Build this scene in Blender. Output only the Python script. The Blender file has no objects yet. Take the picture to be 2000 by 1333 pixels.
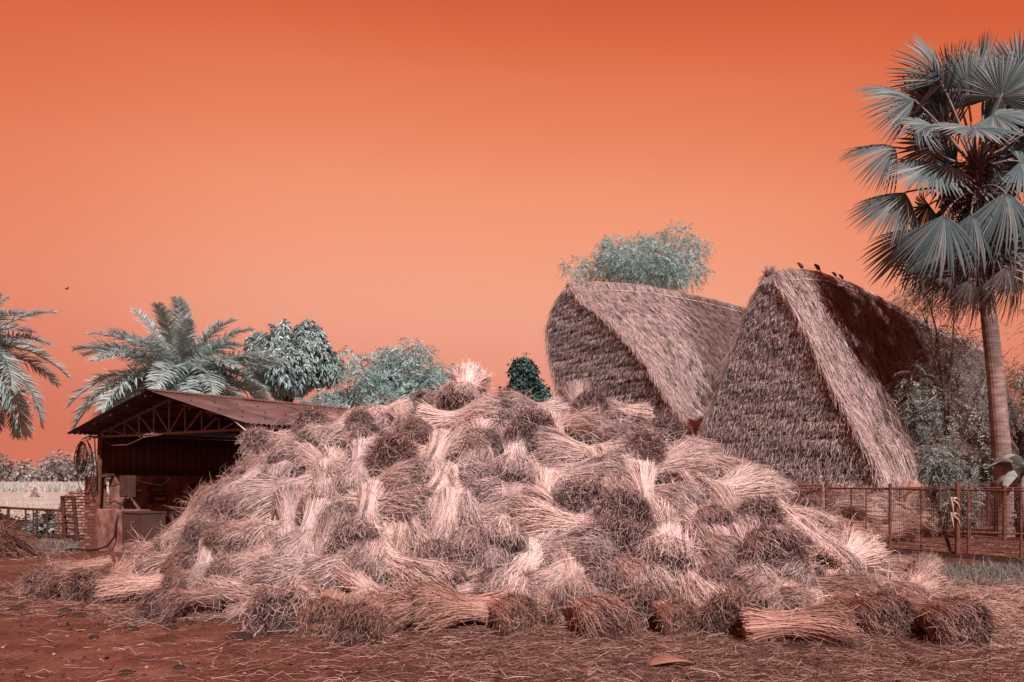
import bpy, math, random
import numpy as np
from mathutils import Vector, Matrix

random.seed(7)
RNG = np.random.default_rng(7)
scene = bpy.context.scene
COL = scene.collection

# ------------------------------------------------------------------ camera, sky, sun, exposure
CAM_H, F = 1.6, 1556.0                       # eye height, focal length in pixels of a 2000 px wide picture
cam = bpy.data.cameras.new('camera')
cam.lens, cam.sensor_width = 28.0, 36.0
cam.shift_y = 0.1318
cam.clip_end = 3000
cam_ob = bpy.data.objects.new('camera', cam)
cam_ob.location = (0, 0, CAM_H)
cam_ob.rotation_euler = (math.pi / 2, 0, 0)
COL.objects.link(cam_ob)
scene.camera = cam_ob

SUN_ELEV, SUN_AZ = math.radians(44), math.radians(162)      # azimuth clockwise from +Y: behind the camera, to the right
world = bpy.data.worlds.new('World')
scene.world = world
world.use_nodes = True
wn, wl = world.node_tree.nodes, world.node_tree.links
wn.clear()
w_out = wn.new('ShaderNodeOutputWorld')
w_bg = wn.new('ShaderNodeBackground')
w_sky = wn.new('ShaderNodeTexSky')
w_sky.sky_type = 'NISHITA'
w_sky.sun_disc = False
w_sky.sun_elevation, w_sky.sun_rotation = SUN_ELEV, SUN_AZ
w_sky.air_density, w_sky.dust_density, w_sky.ozone_density = 1.0, 0.4, 1.0
w_sep = wn.new('ShaderNodeSeparateColor')
# infrared picture: the blue of the clear sky comes out orange, deep where the sky is dark and pale toward the horizon
wl.new(w_sky.outputs['Color'], w_sep.inputs['Color'])
w_fac = wn.new('ShaderNodeMath'); w_fac.operation = 'MULTIPLY'; w_fac.inputs[1].default_value = 0.0726
w_ramp = wn.new('ShaderNodeValToRGB')
w_ramp.color_ramp.interpolation = 'B_SPLINE'
SKY = [(.05, (.36, .040, .012)), (.13, (.66, .118, .043)), (.155, (.78, .185, .082)), (.21, (.91, .32, .175)), (.31, (.90, .385, .255)), (.40, (.86, .345, .24)), (.55, (.76, .265, .185)), (.8, (.66, .21, .145))]
while len(w_ramp.color_ramp.elements) < len(SKY): w_ramp.color_ramp.elements.new(.5)
for e, (p, c) in zip(w_ramp.color_ramp.elements, SKY): e.position, e.color = p, (*c, 1)
w_gain = wn.new('ShaderNodeVectorMath'); w_gain.operation = 'SCALE'; w_gain.inputs['Scale'].default_value = 7.13
wl.new(w_sep.outputs['Green'], w_fac.inputs[0]); wl.new(w_fac.outputs[0], w_ramp.inputs['Fac'])
wl.new(w_ramp.outputs['Color'], w_gain.inputs[0])
# the sky is a little deeper and redder off to both sides of the yard
w_geo = wn.new('ShaderNodeTexCoord'); w_xyz = wn.new('ShaderNodeSeparateXYZ')
w_sq = wn.new('ShaderNodeMath'); w_sq.operation = 'MULTIPLY'
w_mr = wn.new('ShaderNodeMapRange'); w_mr.interpolation_type = 'SMOOTHSTEP'
w_mr.inputs['From Min'].default_value, w_mr.inputs['From Max'].default_value = 0.0, 0.30
w_side = wn.new('ShaderNodeMix'); w_side.data_type, w_side.blend_type = 'RGBA', 'MULTIPLY'
w_side.inputs['B'].default_value = (.90, .70, .64, 1)
wl.new(w_geo.outputs['Generated'], w_xyz.inputs[0])
wl.new(w_xyz.outputs['X'], w_sq.inputs[0]); wl.new(w_xyz.outputs['X'], w_sq.inputs[1])
wl.new(w_sq.outputs[0], w_mr.inputs['Value']); wl.new(w_mr.outputs['Result'], w_side.inputs['Factor'])
wl.new(w_gain.outputs['Vector'], w_side.inputs['A'])
wl.new(w_side.outputs['Result'], w_bg.inputs['Color'])
w_bg.inputs['Strength'].default_value = 0.11
wl.new(w_bg.outputs['Background'], w_out.inputs['Surface'])

sun = bpy.data.lights.new('sun', 'SUN')
sun.energy, sun.angle, sun.color = 5.0, math.radians(0.6), (1.0, 0.97, 0.95)
sun_ob = bpy.data.objects.new('sun', sun)
SUN_DIR = Vector((math.sin(SUN_AZ) * math.cos(SUN_ELEV), math.cos(SUN_AZ) * math.cos(SUN_ELEV), math.sin(SUN_ELEV)))
sun_ob.rotation_euler = SUN_DIR.to_track_quat('Z', 'Y').to_euler()
sun_ob.location = (30, -30, 40)
COL.objects.link(sun_ob)

vs = scene.view_settings
vs.view_transform, vs.look, vs.exposure, vs.gamma = 'Standard', 'None', 0.35, 1.0
vs.use_curve_mapping = False


# ------------------------------------------------------------------ helpers
def at(px, py, Y):
    """The world point at depth Y seen at pixel (px, py) of the 2000 x 1333 photograph."""
    return Vector(((px - 1000) / F * Y, Y, CAM_H - (py - 930) / F * Y))


def ground_at(px, py):
    Y = CAM_H * F / (py - 930)
    return Vector(((px - 1000) / F * Y, Y, 0))


def tag(o, label=None, cat=None, group=None, kind=None):
    if label: o['label'] = label
    if cat: o['category'] = cat
    if group: o['group'] = group
    if kind: o['kind'] = kind
    return o


def empty(name, loc=(0, 0, 0), label=None, cat=None, group=None):
    o = bpy.data.objects.new(name, None)
    o.location = loc
    o.empty_display_size = 0.2
    COL.objects.link(o)
    return tag(o, label, cat, group)


def link(name, me, parent=None, kind=None):
    o = bpy.data.objects.new(name, me)
    COL.objects.link(o)
    if parent is not None:
        o.parent = parent
    if kind: o['kind'] = kind
    return o


def quads_mesh(name, V, Q, mats, tone=None, mat_index=None, smooth=False):
    """Fast mesh from numpy vertices (N,3) and quads (M,4)."""
    V = np.ascontiguousarray(V, dtype=np.float32)
    Q = np.ascontiguousarray(Q, dtype=np.int32)
    me = bpy.data.meshes.new(name)
    me.vertices.add(len(V))
    me.vertices.foreach_set('co', V.ravel())
    me.loops.add(Q.size)
    me.loops.foreach_set('vertex_index', Q.ravel())
    me.polygons.add(len(Q))
    me.polygons.foreach_set('loop_start', np.arange(0, Q.size, 4, dtype=np.int32))
    if mat_index is not None:
        me.polygons.foreach_set('material_index', np.ascontiguousarray(mat_index, dtype=np.int32))
    if smooth:
        me.polygons.foreach_set('use_smooth', np.ones(len(Q), dtype=bool))
    for m in (mats if isinstance(mats, (list, tuple)) else [mats]):
        me.materials.append(m)
    if tone is not None:
        a = me.attributes.new('tone', 'FLOAT', 'POINT')
        a.data.foreach_set('value', np.ascontiguousarray(tone, dtype=np.float32))
    me.update(calc_edges=True)
    return me


class Acc:
    """Collects numpy pieces (vertices, quads, tone) into one mesh."""
    def __init__(self): self.v, self.q, self.t, self.m, self.n = [], [], [], [], 0
    def add(self, V, Q, tone=0.5, mi=0):
        V = np.asarray(V, dtype=np.float32).reshape(-1, 3)
        Q = np.asarray(Q, dtype=np.int32).reshape(-1, 4)
        self.v.append(V); self.q.append(Q + self.n); self.n += len(V)
        self.t.append(np.broadcast_to(np.asarray(tone, dtype=np.float32), (len(V),)))
        self.m.append(np.full(len(Q), mi, dtype=np.int32))
    def mesh(self, name, mats, smooth=False):
        return quads_mesh(name, np.concatenate(self.v), np.concatenate(self.q), mats,
                          np.concatenate(self.t), np.concatenate(self.m), smooth)


def unit(a):
    return a / np.maximum(np.linalg.norm(a, axis=-1, keepdims=True), 1e-9)


def ribbons(P, W, rng, roll=None):
    """P: (N,K,3) points along each strand, W: (N,K) half widths -> vertices, quads."""
    N, K, _ = P.shape
    T = unit(np.gradient(P, axis=1))
    if roll is None:
        R = rng.normal(size=(N, 1, 3))
    else:
        R = np.broadcast_to(roll.reshape(-1, 1, 3), (N, 1, 3))
    S = unit(np.cross(T, np.broadcast_to(R, T.shape)))
    A, B = P - S * W[..., None], P + S * W[..., None]
    V = np.stack([A, B], axis=2).reshape(N * K * 2, 3)
    i = (np.arange(N) * K * 2)[:, None] + (np.arange(K - 1) * 2)[None, :]
    Q = np.stack([i, i + 1, i + 3, i + 2], axis=-1).reshape(-1, 4)
    return V, Q


def strands(root, d, length, width, rng, sag=None, curl=0.0, segs=2, roll=None):
    """Tapered ribbons from root along d. sag: (N,3) offset reached at the tip (quadratic)."""
    N = len(root)
    t = np.linspace(0, 1, segs + 1)[None, :, None]
    L = np.broadcast_to(np.asarray(length, dtype=float), (N,))[:, None, None]
    P = root[:, None, :] + d[:, None, :] * L * t
    if sag is not None:
        P = P + sag[:, None, :] * t ** 2
    if np.any(curl):
        c = rng.normal(size=(N, 3)) * curl
        P = P + c[:, None, :] * (t * (1 - t) * 4) * L
    w = np.broadcast_to(np.asarray(width, dtype=float), (N,))[:, None] * (1 - 0.65 * t[..., 0])
    return ribbons(P, w * 0.5, rng, roll)


def pts_bar(p, q, r, n=8, r2=None):
    """A closed round bar from p to q as (verts, faces) lists."""
    p, q = Vector(p), Vector(q)
    r2 = r if r2 is None else r2
    d = (q - p).normalized()
    a = d.orthogonal().normalized(); b = d.cross(a)
    V, Fc = [], []
    for c, rr in ((p, r), (q, r2)):
        for k in range(n):
            an = 2 * math.pi * k / n
            V.append(c + a * math.cos(an) * rr + b * math.sin(an) * rr)
    for k in range(n):
        Fc.append((k, (k + 1) % n, n + (k + 1) % n, n + k))
    Fc.append(tuple(range(n - 1, -1, -1))); Fc.append(tuple(range(n, 2 * n)))
    return V, Fc


class MB:
    """Collects boxes, bars, tubes and faces into one mesh object."""
    def __init__(self): self.v, self.f = [], []
    def add(self, V, Fc):
        n = len(self.v)
        self.v += [tuple(x) for x in V]; self.f += [tuple(i + n for i in f) for f in Fc]
        return self
    def bar(self, p, q, r, n=8, r2=None): return self.add(*pts_bar(p, q, r, n, r2))
    def box(self, c, ux, uy, uz, sx, sy, sz):
        c, ux, uy, uz = Vector(c), Vector(ux), Vector(uy), Vector(uz)
        V = [c + ux * (sx / 2 * i) + uy * (sy / 2 * j) + uz * (sz / 2 * k) for k in (-1, 1) for j in (-1, 1) for i in (-1, 1)]
        return self.add(V, [(0, 2, 3, 1), (4, 5, 7, 6), (0, 1, 5, 4), (2, 6, 7, 3), (0, 4, 6, 2), (1, 3, 7, 5)])
    def tube(self, pts, radii, n=8):
        pts = [Vector(p) for p in pts]
        radii = [radii] * len(pts) if not hasattr(radii, '__len__') else radii
        V, Fc = [], []
        a = None
        for i, p in enumerate(pts):
            d = (pts[min(i + 1, len(pts) - 1)] - pts[max(i - 1, 0)]).normalized()
            if a is None: a = d.orthogonal().normalized()
            a = (a - d * a.dot(d)).normalized(); b = d.cross(a)
            for k in range(n):
                an = 2 * math.pi * k / n
                V.append(p + (a * math.cos(an) + b * math.sin(an)) * radii[i])
        for i in range(len(pts) - 1):
            for k in range(n):
                Fc.append((i * n + k, i * n + (k + 1) % n, (i + 1) * n + (k + 1) % n, (i + 1) * n + k))
        Fc.append(tuple(range(n - 1, -1, -1))); Fc.append(tuple((len(pts) - 1) * n + k for k in range(n)))
        return self.add(V, Fc)
    def ellipsoid(self, c, ax, ay, az, nu=12, nv=8):
        c, ax, ay, az = Vector(c), Vector(ax), Vector(ay), Vector(az)
        V, Fc = [], []
        for j in range(nv + 1):
            th = math.pi * j / nv
            for i in range(nu):
                ph = 2 * math.pi * i / nu
                V.append(c + ax * (math.sin(th) * math.cos(ph)) + ay * (math.sin(th) * math.sin(ph)) + az * math.cos(th))
        for j in range(nv):
            for i in range(nu):
                Fc.append((j * nu + i, (j + 1) * nu + i, (j + 1) * nu + (i + 1) % nu, j * nu + (i + 1) % nu))
        return self.add(V, Fc)
    def build(self, name, mat, parent=None, kind=None, bevel=0.0, smooth=False):
        me = bpy.data.meshes.new(name)
        me.from_pydata(self.v, [], self.f)
        me.materials.append(mat)
        if smooth:
            me.polygons.foreach_set('use_smooth', np.ones(len(me.polygons), dtype=bool))
        o = link(name, me, parent, kind)
        if bevel:
            b = o.modifiers.new('bevel', 'BEVEL'); b.width = bevel; b.segments = 2; b.limit_method = 'ANGLE'
        return o


# ------------------------------------------------------------------ materials
def new_mat(name, rough=0.8, spec=0.2):
    m = bpy.data.materials.new(name)
    m.use_nodes = True
    b = m.node_tree.nodes['Principled BSDF']
    b.inputs['Roughness'].default_value = rough
    b.inputs['Specular IOR Level'].default_value = spec
    return m, m.node_tree.nodes, m.node_tree.links, b


def ramp(nodes, stops):
    r = nodes.new('ShaderNodeValToRGB')
    e = r.color_ramp.elements
    while len(e) < len(stops): e.new(0.5)
    for i, (p, c) in enumerate(stops):
        e[i].position, e[i].color = p, (*c, 1)
    return r


def tone_mat(name, stops, rough=0.75, spec=0.15, trans=0.0, use_obj_color=False):
    """Colour read from the per-strand or per-leaf 'tone' of the mesh, times the object's own colour."""
    m, n, l, b = new_mat(name, rough, spec)
    a = n.new('ShaderNodeAttribute'); a.attribute_name = 'tone'
    r = ramp(n, stops)
    l.new(a.outputs['Fac'], r.inputs['Fac'])
    out = r.outputs['Color']
    if use_obj_color:
        oi = n.new('ShaderNodeObjectInfo')
        mx = n.new('ShaderNodeMix'); mx.data_type, mx.blend_type = 'RGBA', 'MULTIPLY'
        mx.inputs[0].default_value = 1
        l.new(out, mx.inputs['A']); l.new(oi.outputs['Color'], mx.inputs['B'])
        out = mx.outputs['Result']
    l.new(out, b.inputs['Base Color'])
    if trans:
        tr = n.new('ShaderNodeBsdfTranslucent'); ms = n.new('ShaderNodeMixShader')
        ms.inputs[0].default_value = trans
        l.new(out, tr.inputs['Color'])
        l.new(b.outputs[0], ms.inputs[1]); l.new(tr.outputs[0], ms.inputs[2])
        l.new(ms.outputs[0], n['Material Output'].inputs['Surface'])
    return m


def noise_mat(name, c1, c2, c3=None, scale=6, rough=0.85, spec=0.2, metallic=0.0, bump=0.0, detail=6, stretch=(1, 1, 1), scale2=None):
    m, n, l, b = new_mat(name, rough, spec)
    b.inputs['Metallic'].default_value = metallic
    tc = n.new('ShaderNodeTexCoord'); mp = n.new('ShaderNodeMapping')
    mp.inputs['Scale'].default_value = stretch
    l.new(tc.outputs['Object'], mp.inputs['Vector'])
    nz = n.new('ShaderNodeTexNoise'); nz.inputs['Scale'].default_value = scale; nz.inputs['Detail'].default_value = detail
    nz.inputs['Roughness'].default_value = 0.65
    l.new(mp.outputs['Vector'], nz.inputs['Vector'])
    st = [(0.3, c1), (0.7, c2)] if c3 is None else [(0.28, c1), (0.5, c2), (0.72, c3)]
    r = ramp(n, st)
    l.new(nz.outputs['Fac'], r.inputs['Fac'])
    out = r.outputs['Color']
    if scale2:
        n2 = n.new('ShaderNodeTexNoise'); n2.inputs['Scale'].default_value = scale2; n2.inputs['Detail'].default_value = 4
        l.new(tc.outputs['Object'], n2.inputs['Vector'])
        mr = n.new('ShaderNodeMapRange'); mr.inputs['From Min'].default_value, mr.inputs['From Max'].default_value = 0.35, 0.65
        mr.inputs['To Min'].default_value, mr.inputs['To Max'].default_value = 0.6, 1.25
        l.new(n2.outputs['Fac'], mr.inputs['Value'])
        mx = n.new('ShaderNodeMix'); mx.data_type, mx.blend_type = 'RGBA', 'MULTIPLY'; mx.inputs[0].default_value = 1
        l.new(out, mx.inputs['A']); l.new(mr.outputs['Result'], mx.inputs['B'])
        out = mx.outputs['Result']
    l.new(out, b.inputs['Base Color'])
    if bump:
        bp = n.new('ShaderNodeBump'); bp.inputs['Strength'].default_value = bump; bp.inputs['Distance'].default_value = 0.02
        l.new(nz.outputs['Fac'], bp.inputs['Height']); l.new(bp.outputs['Normal'], b.inputs['Normal'])
    return m


M = {}
STRAW = [(0.0, (0.035, 0.026, 0.028)), (0.25, (0.22, 0.157, 0.150)), (0.6, (0.53, 0.392, 0.368)), (1.0, (0.72, 0.56, 0.525))]
M['straw'] = tone_mat('straw', STRAW, use_obj_color=True, trans=0.12)
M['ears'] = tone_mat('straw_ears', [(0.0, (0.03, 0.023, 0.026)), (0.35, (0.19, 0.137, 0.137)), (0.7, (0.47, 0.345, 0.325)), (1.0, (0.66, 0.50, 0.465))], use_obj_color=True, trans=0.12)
M['twine'] = noise_mat('straw_twine', (0.40, 0.29, 0.24), (0.60, 0.45, 0.38), scale=20)
M['thatch'] = tone_mat('thatch', [(0.0, (0.04, 0.028, 0.03)), (0.35, (0.22, 0.15, 0.145)), (0.7, (0.47, 0.345, 0.325)), (1.0, (0.64, 0.49, 0.45))], trans=0.1)
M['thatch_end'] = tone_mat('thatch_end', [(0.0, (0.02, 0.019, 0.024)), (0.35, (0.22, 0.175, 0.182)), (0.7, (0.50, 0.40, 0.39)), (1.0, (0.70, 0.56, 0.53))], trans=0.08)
M['litter'] = tone_mat('straw_litter', [(0.0, (0.03, 0.014, 0.012)), (0.5, (0.13, 0.062, 0.050)), (1.0, (0.50, 0.325, 0.27))])
M['thatch_shade'] = tone_mat('shade_brown_thatch', [(0.0, (0.03, 0.016, 0.014)), (0.35, (0.095, 0.054, 0.049)), (0.7, (0.20, 0.122, 0.108)), (1.0, (0.31, 0.20, 0.175))], trans=0.1)  # browner straw colour that paints shade onto the rick sides
M['rust'] = noise_mat('rusty_iron', (0.05, 0.018, 0.013), (0.115, 0.042, 0.029), (0.18, 0.07, 0.048), scale=9, rough=0.8, bump=0.2)
M['truss'] = noise_mat('weathered_truss_iron', (0.095, 0.058, 0.052), (0.17, 0.108, 0.098), (0.25, 0.165, 0.15), scale=9, rough=0.8)
M['rust_dark'] = noise_mat('dark_rusty_iron', (0.03, 0.012, 0.010), (0.08, 0.03, 0.022), scale=9, rough=0.8)
M['roof'] = noise_mat('rusted_corrugated_sheet', (0.06, 0.032, 0.030), (0.10, 0.056, 0.052), (0.14, 0.085, 0.08), scale=2.2, rough=0.7, spec=0.3, scale2=0.7)
M['sheet'] = noise_mat('dark_corrugated_sheet', (0.075, 0.034, 0.028), (0.14, 0.065, 0.052), scale=3, rough=0.75)
M['brick'] = noise_mat('red_brick', (0.085, 0.031, 0.022), (0.16, 0.06, 0.042), scale=8, rough=0.9, bump=0.3, scale2=3)
M['brick_pale'] = noise_mat('weathered_pale_brick', (0.13, 0.06, 0.049), (0.26, 0.13, 0.105), scale=8, rough=0.9, bump=0.3, scale2=3)
M['plaster'] = noise_mat('stained_plaster', (0.10, 0.040, 0.03), (0.20, 0.09, 0.07), (0.32, 0.19, 0.165), scale=2.5, rough=0.9, bump=0.2, scale2=6)
M['mortar'] = noise_mat('mortar', (0.10, 0.045, 0.035), (0.18, 0.085, 0.07), scale=14, rough=0.95)
M['cable'] = noise_mat('black_cable', (0.012, 0.008, 0.008), (0.03, 0.016, 0.014), scale=12, rough=0.6)
M['white'] = noise_mat('pale_plastic', (0.4, 0.33, 0.31), (0.55, 0.47, 0.44), scale=9, rough=0.5)
M['grey'] = noise_mat('grey_painted_tin', (0.045, 0.023, 0.019), (0.09, 0.043, 0.035), scale=5, rough=0.6)
M['mud'] = noise_mat('mud_wall', (0.055, 0.032, 0.03), (0.11, 0.062, 0.055), scale=3, rough=0.95, bump=0.4)
M['dung'] = noise_mat('dried_dung', (0.015, 0.009, 0.008), (0.045, 0.022, 0.018), scale=30, rough=0.95, bump=0.6)
M['bark'] = noise_mat('bark', (0.05, 0.034, 0.032), (0.13, 0.092, 0.084), scale=12, rough=0.95, bump=0.5, stretch=(1, 1, 0.3))
M['palm_bark'] = noise_mat('palm_bark', (0.10, 0.065, 0.06), (0.21, 0.14, 0.125), (0.33, 0.235, 0.215), scale=3, rough=0.9, bump=0.5, stretch=(1, 1, 3.5), scale2=1.3)
M['petiole'] = noise_mat('palm_petiole', (0.12, 0.085, 0.08), (0.27, 0.20, 0.18), scale=5)
M['dry_leaf'] = noise_mat('dry_orange_leaf', (0.19, 0.085, 0.06), (0.30, 0.15, 0.11), scale=6)
M['rag'] = noise_mat('pale_rag', (0.36, 0.26, 0.22), (0.5, 0.38, 0.33), scale=15)
M['bird'] = noise_mat('brown_feathers', (0.04, 0.022, 0.02), (0.10, 0.055, 0.05), scale=25)
M['beak'] = noise_mat('beak', (0.2, 0.1, 0.03), (0.3, 0.16, 0.05), scale=20)
LEAF = lambda name, a, b, c, t=0.25: tone_mat(name, [(0.0, a), (0.5, b), (1.0, c)], rough=0.55, spec=0.3, trans=t)
M['date'] = LEAF('date_palm_leaflet', (0.15, 0.215, 0.22), (0.37, 0.455, 0.445), (0.56, 0.635, 0.61), 0.4)
M['fan'] = LEAF('fan_palm_blade', (0.022, 0.045, 0.052), (0.075, 0.110, 0.115), (0.25, 0.25, 0.245), 0.2)
M['fan_dry'] = LEAF('dead_fan_palm_blade', (0.025, 0.022, 0.024), (0.11, 0.088, 0.088), (0.30, 0.24, 0.23), 0.1)
M['mango'] = LEAF('mango_leaf', (0.08, 0.14, 0.15), (0.32, 0.41, 0.40), (0.62, 0.69, 0.66))
M['feather'] = LEAF('feathery_leaf', (0.13, 0.21, 0.215), (0.30, 0.44, 0.43), (0.52, 0.63, 0.60), 0.35)
M['grey_leaf'] = LEAF('greyish_leaf', (0.12, 0.125, 0.118), (0.27, 0.275, 0.255), (0.48, 0.47, 0.44), 0.4)
M['ivy'] = LEAF('ivy_leaf', (0.018, 0.045, 0.044), (0.045, 0.10, 0.094), (0.11, 0.18, 0.165), 0.15)
M['banana'] = LEAF('banana_leaf', (0.07, 0.10, 0.10), (0.19, 0.23, 0.22), (0.35, 0.38, 0.35), 0.25)
M['grass'] = LEAF('grass_blade', (0.08, 0.08, 0.075), (0.17, 0.17, 0.155), (0.30, 0.29, 0.26), 0.25)
M['far'] = LEAF('distant_leaf', (0.19, 0.16, 0.155), (0.32, 0.28, 0.265), (0.45, 0.405, 0.38), 0.4)
M['crop'] = LEAF('crop_blade', (0.30, 0.29, 0.265), (0.43, 0.42, 0.39), (0.55, 0.53, 0.50), 0.2)

# ------------------------------------------------------------------ ground and field
def ground_material():
    m, n, l, b = new_mat('red_soil', 0.95, 0.1)
    tc = n.new('ShaderNodeTexCoord')
    def nz(scale, detail=6, rough=0.6, stretch=None):
        t = n.new('ShaderNodeTexNoise'); t.inputs['Scale'].default_value = scale
        t.inputs['Detail'].default_value = detail; t.inputs['Roughness'].default_value = rough
        if stretch:
            mp = n.new('ShaderNodeMapping'); mp.inputs['Scale'].default_value = stretch
            l.new(tc.outputs['Object'], mp.inputs['Vector']); l.new(mp.outputs['Vector'], t.inputs['Vector'])
        else:
            l.new(tc.outputs['Object'], t.inputs['Vector'])
        return t
    big, mid, fine, chaff = nz(0.35, 5), nz(2.2, 8), nz(38, 4), nz(22, 5, 0.7, (1, 2.4, 1))
    base = ramp(n, [(0.3, (0.068, 0.0225, 0.0160)), (0.5, (0.117, 0.041, 0.029)), (0.72, (0.175, 0.074, 0.054))])
    l.new(mid.outputs['Fac'], base.inputs['Fac'])
    r2 = ramp(n, [(0.3, (0.62, 0.60, 0.6)), (0.7, (1.2, 1.2, 1.2))])
    l.new(big.outputs['Fac'], r2.inputs['Fac'])
    mx = n.new('ShaderNodeMix'); mx.data_type, mx.blend_type = 'RGBA', 'MULTIPLY'; mx.inputs[0].default_value = 1
    l.new(base.outputs['Color'], mx.inputs['A']); l.new(r2.outputs['Color'], mx.inputs['B'])
    cr = ramp(n, [(0.52, (0, 0, 0)), (0.68, (1, 1, 1))])
    l.new(chaff.outputs['Fac'], cr.inputs['Fac'])
    m2 = n.new('ShaderNodeMix'); m2.data_type = 'RGBA'
    ms = n.new('ShaderNodeMath'); ms.operation = 'MULTIPLY'; ms.inputs[1].default_value = 0.45
    l.new(cr.outputs['Color'], ms.inputs[0]); l.new(ms.outputs['Value'], m2.inputs[0])
    l.new(mx.outputs['Result'], m2.inputs['A']); m2.inputs['B'].default_value = (0.16, 0.08, 0.062, 1)
    l.new(m2.outputs['Result'], b.inputs['Base Color'])
    ad = n.new('ShaderNodeMath'); ad.operation = 'ADD'
    l.new(fine.outputs['Fac'], ad.inputs[0]); l.new(mid.outputs['Fac'], ad.inputs[1])
    bp = n.new('ShaderNodeBump'); bp.inputs['Strength'].default_value = 0.6; bp.inputs['Distance'].default_value = 0.03
    l.new(ad.outputs['Value'], bp.inputs['Height']); l.new(bp.outputs['Normal'], b.inputs['Normal'])
    return m


def field_material():
    m, n, l, b = new_mat('field_soil', 0.95, 0.1)
    tc = n.new('ShaderNodeTexCoord')
    t = n.new('ShaderNodeTexNoise'); t.inputs['Scale'].default_value = 0.25; t.inputs['Detail'].default_value = 8
    mp = n.new('ShaderNodeMapping'); mp.inputs['Scale'].default_value = (0.5, 1.6, 1)
    l.new(tc.outputs['Object'], mp.inputs['Vector']); l.new(mp.outputs['Vector'], t.inputs['Vector'])
    r = ramp(n, [(0.3, (0.24, 0.20, 0.175)), (0.5, (0.33, 0.29, 0.26)), (0.7, (0.40, 0.37, 0.335))])
    l.new(t.outputs['Fac'], r.inputs['Fac']); l.new(r.outputs['Color'], b.inputs['Base Color'])
    return m


def lump(x, y):
    return (0.018 * np.sin(x * 1.7 + 0.6 * np.sin(y * 1.1)) * np.sin(y * 1.3 + 1.0) + 0.010 * np.sin(x * 4.1 + y * 2.7) * np.sin(y * 3.7 - x * 1.3)
            + 0.006 * np.sin(x * 9.3 - y * 5.1) * np.sin(y * 8.3 + x * 3.3)) - 0.012


xs = np.unique(np.concatenate([np.linspace(-900, -30, 12), np.linspace(-30, -12, 19), np.linspace(-12, 14, 190), np.linspace(14, 30, 17), np.linspace(30, 900, 12)]))
ys = np.unique(np.concatenate([np.linspace(-300, -4, 10), np.linspace(-4, 3, 8), np.linspace(3, 20, 150), np.linspace(20, 40, 15), np.linspace(40, 1800, 14)]))
GX, GY = np.meshgrid(xs, ys)
fade = np.clip((21 - GY) / 4, 0, 1) * np.clip((15 - np.abs(GX)) / 3, 0, 1)
GZ = lump(GX, GY) * fade - 0.012 * (1 - fade)
nx, ny = len(xs), len(ys)
ii = (np.arange(ny - 1)[:, None] * nx + np.arange(nx - 1)[None, :])
GQ = np.stack([ii, ii + 1, ii + nx + 1, ii + nx], -1).reshape(-1, 4)
ground = link('ground', quads_mesh('ground', np.stack([GX, GY, GZ], -1).reshape(-1, 3), GQ, ground_material(), smooth=True), kind='structure')

fb = MB()
fb.add([(-900, 23.0, 0.0), (-9.5, 23.0, 0.0), (60, 48, 0.0), (900, 48, 0.0), (900, 1750, 0.0), (-900, 1750, 0.0)], [(0, 1, 2, 3, 4, 5)])
fb.build('field', field_material(), kind='structure')


# ------------------------------------------------------------------ the heap of straw bundles: its shape
BASE = np.array([(-7.2, 11.7), (-6.0, 11.2), (-5.0, 10.3), (-4.0, 9.5), (-2.67, 8.45), (-1.55, 8.15), (-.28, 8.6), (.8, 8.35), (1.6, 8.4), (2.75, 7.95), (3.56, 8.1), (4.3, 8.0), (4.7, 8.3), (5.2, 9.2), (5.7, 9.9)])
RIDGE = np.array([(-7.2, 11.9, .02), (-6.4, 12, .08), (-5.8, 12, .35), (-5.5, 12.3, .6), (-5, 12.6, 1.12), (-4.4, 13, 1.95), (-3.5, 13, 2.42), (-2.5, 12.9, 2.68), (-1.47, 12.7, 2.78), (-.8, 12.5, 2.80), (-.24, 12.4, 2.72), (.88, 12.4, 2.80), (1.98, 12.3, 2.66), (2.88, 12.1, 2.1), (3.9, 11.7, 1.45), (4.5, 11.0, .72), (5.1, 10.3, .38), (5.7, 10.0, .04)])


def heap_h(X, Y):
    """Height of the heap's skin."""
    X, Y = np.asarray(X, float), np.asarray(Y, float)
    yb = np.interp(X, BASE[:, 0], BASE[:, 1]); yr = np.interp(X, RIDGE[:, 0], RIDGE[:, 1]); h = np.interp(X, RIDGE[:, 0], RIDGE[:, 2])
    t = np.clip((Y - yb) / np.maximum(yr - yb, .2), 0, 1)
    s = 1 - (1 - t) ** 1.25
    back = np.clip((Y - yr) / 1.9, 0, 1)
    return h * s * (1 - back ** 1.4)


CENTRE_IN = 0.14       # bundle centres lie this far inside the skin
def centre_h(X, Y):
    return np.maximum(heap_h(X, Y) - CENTRE_IN, 0.17)


def heap_hit(px, py):
    Ys = np.arange(5.5, 17, 0.01)
    X = (px - 1000) / F * Ys; Z = CAM_H - (py - 930) / F * Ys
    below = np.nonzero(Z <= centre_h(X, Ys))[0]
    if len(below):
        i = below[0]; return Vector((X[i], Ys[i], Z[i]))
    # a bundle on the skyline: nearest approach to the ridge
    i = int(np.argmin(Z - centre_h(X, Ys)))
    return Vector((X[i], Ys[i], Z[i]))


def heap_normal(p):
    e = 0.35
    f = lambda x, y: float(heap_h(x, y))
    n = Vector((-(f(p.x + e, p.y) - f(p.x - e, p.y)) / (2 * e), -(f(p.x, p.y + e) - f(p.x, p.y - e)) / (2 * e), 1.0))
    if n.y > -0.35: n.y = -0.35
    return n.normalized()


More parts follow.
